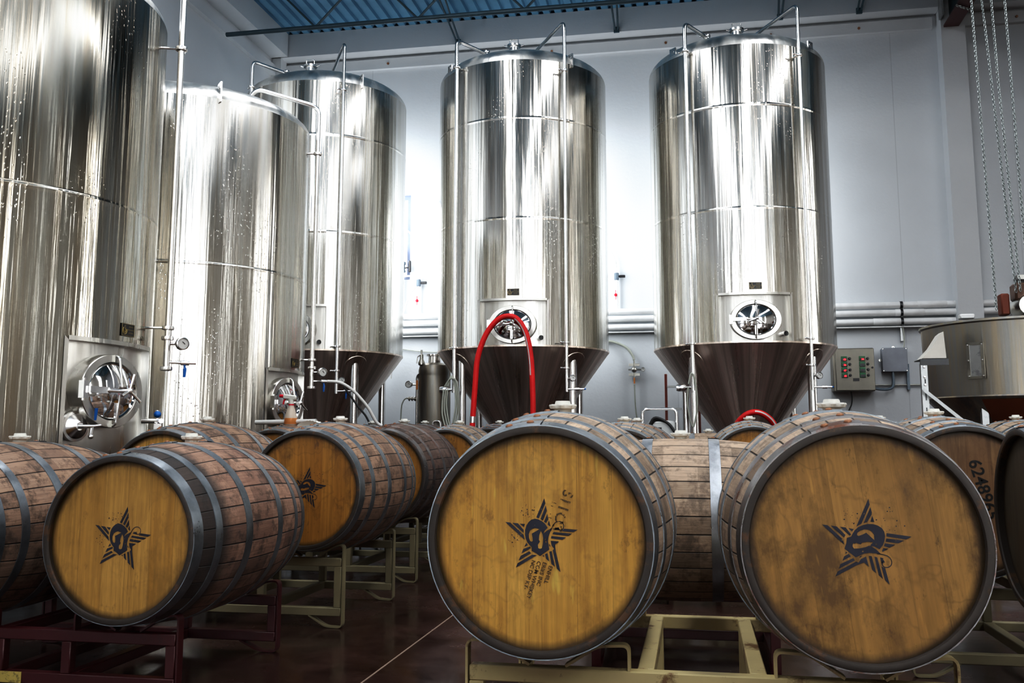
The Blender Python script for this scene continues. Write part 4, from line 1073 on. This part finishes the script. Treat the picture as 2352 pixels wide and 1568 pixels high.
# control panel
t = thing('control_panel', 'steel control cabinet with eight small green controllers and red digits', 'control panel', (1.825, WV-.11, 1.64))
obj('cabinet', MB().box((0, 0, 0), (.46, .20, .50), 0, None, .006), M['panel_box'], t)
obj('cabinet_door', MB().box((.015, -.112, .0), (.43, .018, .485), 0, None, .004), M['panel_box'], t)
for cxi, x in enumerate((-.105, .095)):
    for r in range(4):
        z = .125-.064*r
        o = obj('controller', MB().box((x, -.128, z), (.066, .014, .056), 0, None, .003), M['green'], t)
        obj('display_window', MB().box((x, -.136, z-.008), (.052, .004, .030)), M['black'], o)
        if cxi == 0 or r == 0:
            me = text_mesh(['68', '36', '67', '68'][r] if cxi == 0 else '34', .028, bold=.0006); m = mesh_to_mb(me, Matrix.Translation((x+.006, -.1385, z-.009)) @ XZ); obj('digits', m, M['led'], o)
        obj('selector_knob', MB().lathe([(0, -.03), (.010, -.03), (.012, -.012), (.016, -.010), (.016, 0)], 16, (x+.062, -.121, z), 'Y'), M['black'], t)
m = MB(); m.box((.02, -.124, -.118), (.068, .006, .034)); obj('plate', m, M['black'], t)
m = MB(); m.lathe([(0, -.02), (.011, -.02), (.011, 0)], 14, (.205, -.121, .02), 'Y'); obj('latch', m, M['black'], t)
hose('two thin dark cables dropping from the control cabinet', [(1.80, WV-.1, 1.40), (1.81, WV-.1, 1.32), (1.80, WV-.1, 1.24), (1.76, WV-.1, 1.14), (1.72, WV-.1, .9)], .008, M['rubber'], name='cable')
t = thing('junction_box', 'plain grey square box on the wall between control cabinet and hopper', 'box', (2.30, WV-.07, 1.755))
obj('box_body', MB().box((0, .01, 0), (.27, .12, .27), 0, None, .006), M['grey_box'], t)
obj('box_lid', MB().box((0, -.058, 0), (.28, .016, .28), 0, None, .005), M['grey_box'], t)
m = MB()
for sx in (-1, 1):
    for sz in (-1, 1): m.lathe([(0, -.004), (.006, -.004), (.006, 0)], 10, (sx*.128, -.066, sz*.128), 'Y')
obj('lid_screw', m, M['tube_dark'], t); m = MB(); m.lathe([(.006, 0), (.016, 0), (.016, .01)], 14, (0, 0, .148), 'Y'); m.lathe([(.006, 0), (.016, 0), (.016, .01)], 14, (-.15, 0, 0), 'Y'); obj('mounting_ear', m, M['tube_dark'], t)
hose('dark flexible conduit from the control cabinet up to the grey box', [(2.06, WV-.09, 1.43), (2.12, WV-.10, 1.415), (2.22, WV-.10, 1.415), (2.275, WV-.09, 1.46), (2.28, WV-.08, 1.62)], .017, M['greypvc'], name='conduit')
hose('thin wires running down from the pipe clips to the grey box', [(2.42, WV-.08, 2.14), (2.43, WV-.07, 1.98), (2.40, WV-.07, 1.84), (2.36, WV-.07, 1.75), (2.43, WV-.07, 1.66)], .007, M['clearhose'], name='cable')
m = MB(); m.box((2.41, WV-.03, 2.06), (.03, .05, .16)); tag(obj('pipe_hanger', m, M['galv']), 'short steel strut under the pipe clips', 'bracket')
t = thing('wall_conduit', 'slim grey conduit along the wall right of the control cabinet', 'conduit', (0, 0, 0))
obj('conduit_run', MB().tube([(2.06, WV-.03, 1.465), (3.9, WV-.03, 1.465)], .010, 8), M['tube_dark'], t); obj('strut', MB().box((2.455, WV-.03, 1.56), (.03, .04, .30)), M['greypvc'], t)
tag(obj('wall_bracket', MB().box((3.75, WV-.06, 2.69), (.12, .10, .05)), M['tube_dark']), 'small dark bracket on the wall at the right frame edge', 'bracket')

# ladder leaning between tanks, pump
t = thing('step_ladder', 'thin red sided ladder standing against the wall behind the right tank', 'ladder', (-.14, WV-.42, 0), R_(0))
for s in (-1, 1): obj('ladder_rail', MB().box((s*.19, 0, .80), (.03, .06, 1.60), 0, None, .004), M['ladder'], t)
for k in range(6): obj('ladder_step', MB().box((0, -.01, .15+.26*k), (.35, .08, .022)), M['galv'], t)
t = thing('pump_unit', 'steel cased pump with bent tube handle and black hose behind the barrels', 'pump', (-.265, 7.28, 0))
obj('pump_case', MB().box((.02, 0, .60), (.20, .28, .78), 0, None, .015), M['galv'], t)
obj('handle', MB().tube(fillet([(-.12, -.05, .5), (-.12, -.05, 1.075), (.13, -.05, 1.075), (.13, -.05, .5)], .045), .011, 10), M['tube'], t)
obj('display', MB().box((0, -.146, .93), (.045, .006, .018)), M['black'], t)
obj('case_frame', MB().box((0, 0, .11), (.30, .34, .20), 0, None, .01), M['black'], t)
m = MB()
for k in range(3): m.tube(smooth([(-.08, -.16-.012*k, .90), (-.03, -.165-.012*k, .985+.01*k), (.06, -.165-.012*k, .975), (.12, -.165-.012*k, .90), (.17+.01*k, -.165, .78), (.17, -.16, .5)], 6), .010, 8)
obj('hose_coil', m, M['rubber'], t)

# ------------------------------------------------------------------ malt hopper at the right
t = thing('malt_hopper', 'wide dull steel hopper with sight window and brown patch at the right edge', 'hopper', (2.46, 7.83, 0))
RHp = .715
obj('hopper_drum', MB().lathe([(RHp-.012, 1.70), (RHp+.012, 1.705), (RHp+.014, 1.69), (RHp, 1.68), (RHp-.02, 1.16)], 72), M['hopper'], t)
m = MB(); m.lathe([(RHp-.016, 1.165), (RHp-.012, 1.155), (.13, .50), (.12, .40)], 72); obj('hopper_cone', m, M['hopper_cone'], t)
m = MB(); m.lathe([(0, 1.735), (.3, 1.73), (RHp+.01, 1.706)], 72); obj('hopper_lid', m, M['tube_dark'], t)
def on_drum(ang, mb, R=RHp-.008): mb.xf(Matrix.Rotation(R_(ang), 4, 'Z') @ Matrix.Translation((0, -R, 0))); return mb
m = MB(); z0 = 1.41
for sx in (-1, 1): m.box((sx*.052, -.006, z0), (.022, .012, .26))
for sz in (-1, 1): m.box((0, -.006, z0+sz*.121), (.126, .012, .018))
sw = obj('sight_window_frame', on_drum(-43, m), M['tube_dark'], t)
m = MB(); m.box((0, -.003, z0), (.086, .006, .226)); obj('sight_glass', on_drum(-43, m), M['galv'], sw)
m = MB()
for sx in (-1, 1):
    for sz in (-1, 0, 1): m.lathe([(0, -.007), (.005, -.006), (.007, 0)], 10, (sx*.052, -.012, z0+sz*.112), 'Y')
obj('frame_bolt', on_drum(-43, m), M['tube'], sw)
aa = [R_(-42+50*i/16) for i in range(17)]
def cone_r(z): return .13+(RHp-.012-.13)*(z-.50)/(1.155-.50)+.004
m = MB(); vs = [(cone_r(1.135)*math.sin(a), -cone_r(1.135)*math.cos(a), 1.135) for a in aa]+[(cone_r(.8)*math.sin(a), -cone_r(.8)*math.cos(a), .80) for a in aa]
m.add(vs, [(i, i+1, 18+i, 17+i) for i in range(16)]); obj('brown_patch', m, M['brownlabel'], t)
for a in (45, 135, 225, 315):
    obj('leg', MB().box((.60*math.cos(R_(a)), .60*math.sin(R_(a)), .60), (.045, .045, 1.2)), M['galv'], t)
t2 = thing('hopper_motor', 'brown electric gear motor sitting on top of the hopper', 'motor', (2.42, 7.60, 1.74))
m = MB(); m.lathe([(0, -.11), (.075, -.10), (.085, -.04), (.085, .09), (.06, .11), (0, .11)], 24, (.0, 0, .085), 'Y'); obj('motor_body', m, M['tube_dark'], t2)
obj('gear_box', MB().box((-.02, 0, .19), (.13, .14, .13), 0, None, .015), plain('brown_casting', (.12,.06,.035), .5), t2)
obj('switch_box', MB().box((-.15, 0, .10), (.06, .10, .16), 0, None, .01), M['brownlabel'], t2)
obj('white_cap', MB().box((-.42, -.02, .015), (.10, .08, .035), 0, None, .006), M['pvc'], t2)
# slotted angle stand with brace, and a sack on it
t = thing('angle_stand', 'slotted steel stand with a slanting brace left of the hopper', 'stand', (0, 0, 0))
def slotted(x, y, z0, z1):
    m = MB(); m.box((x, y, (z0+z1)/2), (.042, .004, z1-z0)); m.box((x-.02, y+.02, (z0+z1)/2), (.004, .042, z1-z0))
    z = z0+.05
    while z < z1-.05: m.box((x+.002, y-.003, z), (.008, .003, .05), 1); z += .10
    return m
obj('leg', slotted(1.60, 7.20, 0, 1.385), [M['galv'], M['black']], t)
m = MB(); m.box((1.67, 7.20, 1.395), (.19, .012, .045)); m.box((1.67, 7.29, 1.412), (.19, .19, .006)); obj('shelf_angle', m, M['black'], t)
m = MB(); m.strap([(1.58, 7.16, 1.20), (1.88, 7.10, .92), (2.0, 7.095, .80)], .03, .006, (0, 0, 1)); obj('brace', m, M['galv'], t)
m = MB()
for z in (1.36, 1.29, 1.235): m.lathe([(0, -.008), (.008, -.006), (.010, 0)], 10, (1.60, 7.195, z), 'Y')
obj('bolt', m, M['tube'], t)
m = MB()
vs = [(0,-.09,0), (.16,-.09,0), (.16,.09,0), (0,.09,0), (.13,-.07,.17), (.155,-.07,.19), (.155,.07,.19), (.13,.07,.17), (.07,-.085,.075), (.07,.085,.075)]
m.add([(x+1.59, y+7.28, z+1.421) for x, y, z in vs], [(0,1,2,3), (0,3,9,8), (8,9,7,4), (4,7,6,5), (1,5,6,2), (0,8,1), (8,4,5,1), (3,2,9), (9,2,6,7)])
tag(obj('malt_sack', m, M['paper']), 'slumped white sack leaning on the hopper side on the stand', 'sack')

# ------------------------------------------------------------------ light
def area(name, loc, size, sizey, e, rot, col=(1,1,1), spread=PI):
    l = bpy.data.lights.new(name, 'AREA'); l.shape = 'RECTANGLE'; l.size = size; l.size_y = sizey; l.energy = e; l.color = col; l.spread = spread
    o = bpy.data.objects.new(name, l); COL.objects.link(o); o.location = loc; o.rotation_euler = rot; return o
KW = 48
for a, b, c, d in FRONT_HOLES:
    w, h = b-a, d-c; area('daylight', ((a+b)/2, WF-.25, (c+d)/2), w, h, KW*w*h, (-PI/2*-1, 0, 0), (.93,.97,1))
for a, b, c, d in RIGHT_HOLES:
    w, h = b-a, d-c; area('daylight', (WR+.25, (a+b)/2, (c+d)/2), h, w, KW*w*h, (0, PI/2, 0), (1,.99,.96))
a, b, c, d = WIN; area('daylight', ((a+b)/2, WV+.25, (c+d)/2), b-a, d-c, 160, (-PI/2, 0, 0), (.93,.96,1))
# skylight strips in the roof, running front to back
for k, (x, wd) in enumerate(((-2.35, .75), (1.6, .75), (5.1, .6))):
    area('skylight', (x, -.1, ZC-.012), wd, 17.0, 29*wd*17, (0, 0, 0), (.97,.98,1))
    m = MB()
    for s_ in (-1, 1): m.box((x+s_*(wd/2+.04), -.1, ZC-.01), (.08, 17.1, .05))
    struct('trim_%d' % (8+k), m, M['wall_plain'])
# added fill lights without fixtures, behind the back tanks, brightening the wall
for x, e in ((-4.08, 45), (-1.786, 42), (.508, 34)):
    area('added_wall_fill', (x, 11.02, 3.3), 1.0, 2.2, e*1.15, (PI/2*-1+PI, 0, 0), (.93,.97,1))

area('added_wall_fill', (-5.0, 7.0, 3.6), 3.5, 1.6, 60, (0, PI/2, 0), (.93,.97,1))  # added fill to lift the left wall, no real fixture here

w = bpy.data.worlds.new('sky'); sc.world = w; w.use_nodes = True
bg = w.node_tree.nodes['Background']; bg.inputs[0].default_value = (.75,.85,1,1); bg.inputs[1].default_value = .6

# ------------------------------------------------------------------ camera
cam = bpy.data.cameras.new('camera'); co = bpy.data.objects.new('camera', cam); COL.objects.link(co)
co.location = (0, 0, EYE); co.rotation_euler = (PI/2+math.atan(.1345), 0, AL)
cam.sensor_width = 36; cam.lens = 2200/2352*36; cam.shift_y = -80/2352; cam.clip_start = .05; cam.clip_end = 100
sc.camera = co
sc.view_settings.view_transform = 'Standard'; sc.view_settings.look = 'None'; sc.view_settings.exposure = 0; sc.view_settings.gamma = 1
sc.view_settings.use_curve_mapping = True
_c = sc.view_settings.curve_mapping.curves[3]
for _x, _y in ((.08, .048), (.30, .295), (.62, .71), (.85, .95)): _c.points.new(_x, _y)
sc.view_settings.curve_mapping.update()
sc.cycles.max_bounces = 8; sc.cycles.glossy_bounces = 5; sc.cycles.diffuse_bounces = 3; sc.cycles.transmission_bounces = 4; sc.cycles.sample_clamp_indirect = 6
sc.cycles.caustics_reflective = False; sc.cycles.caustics_refractive = False
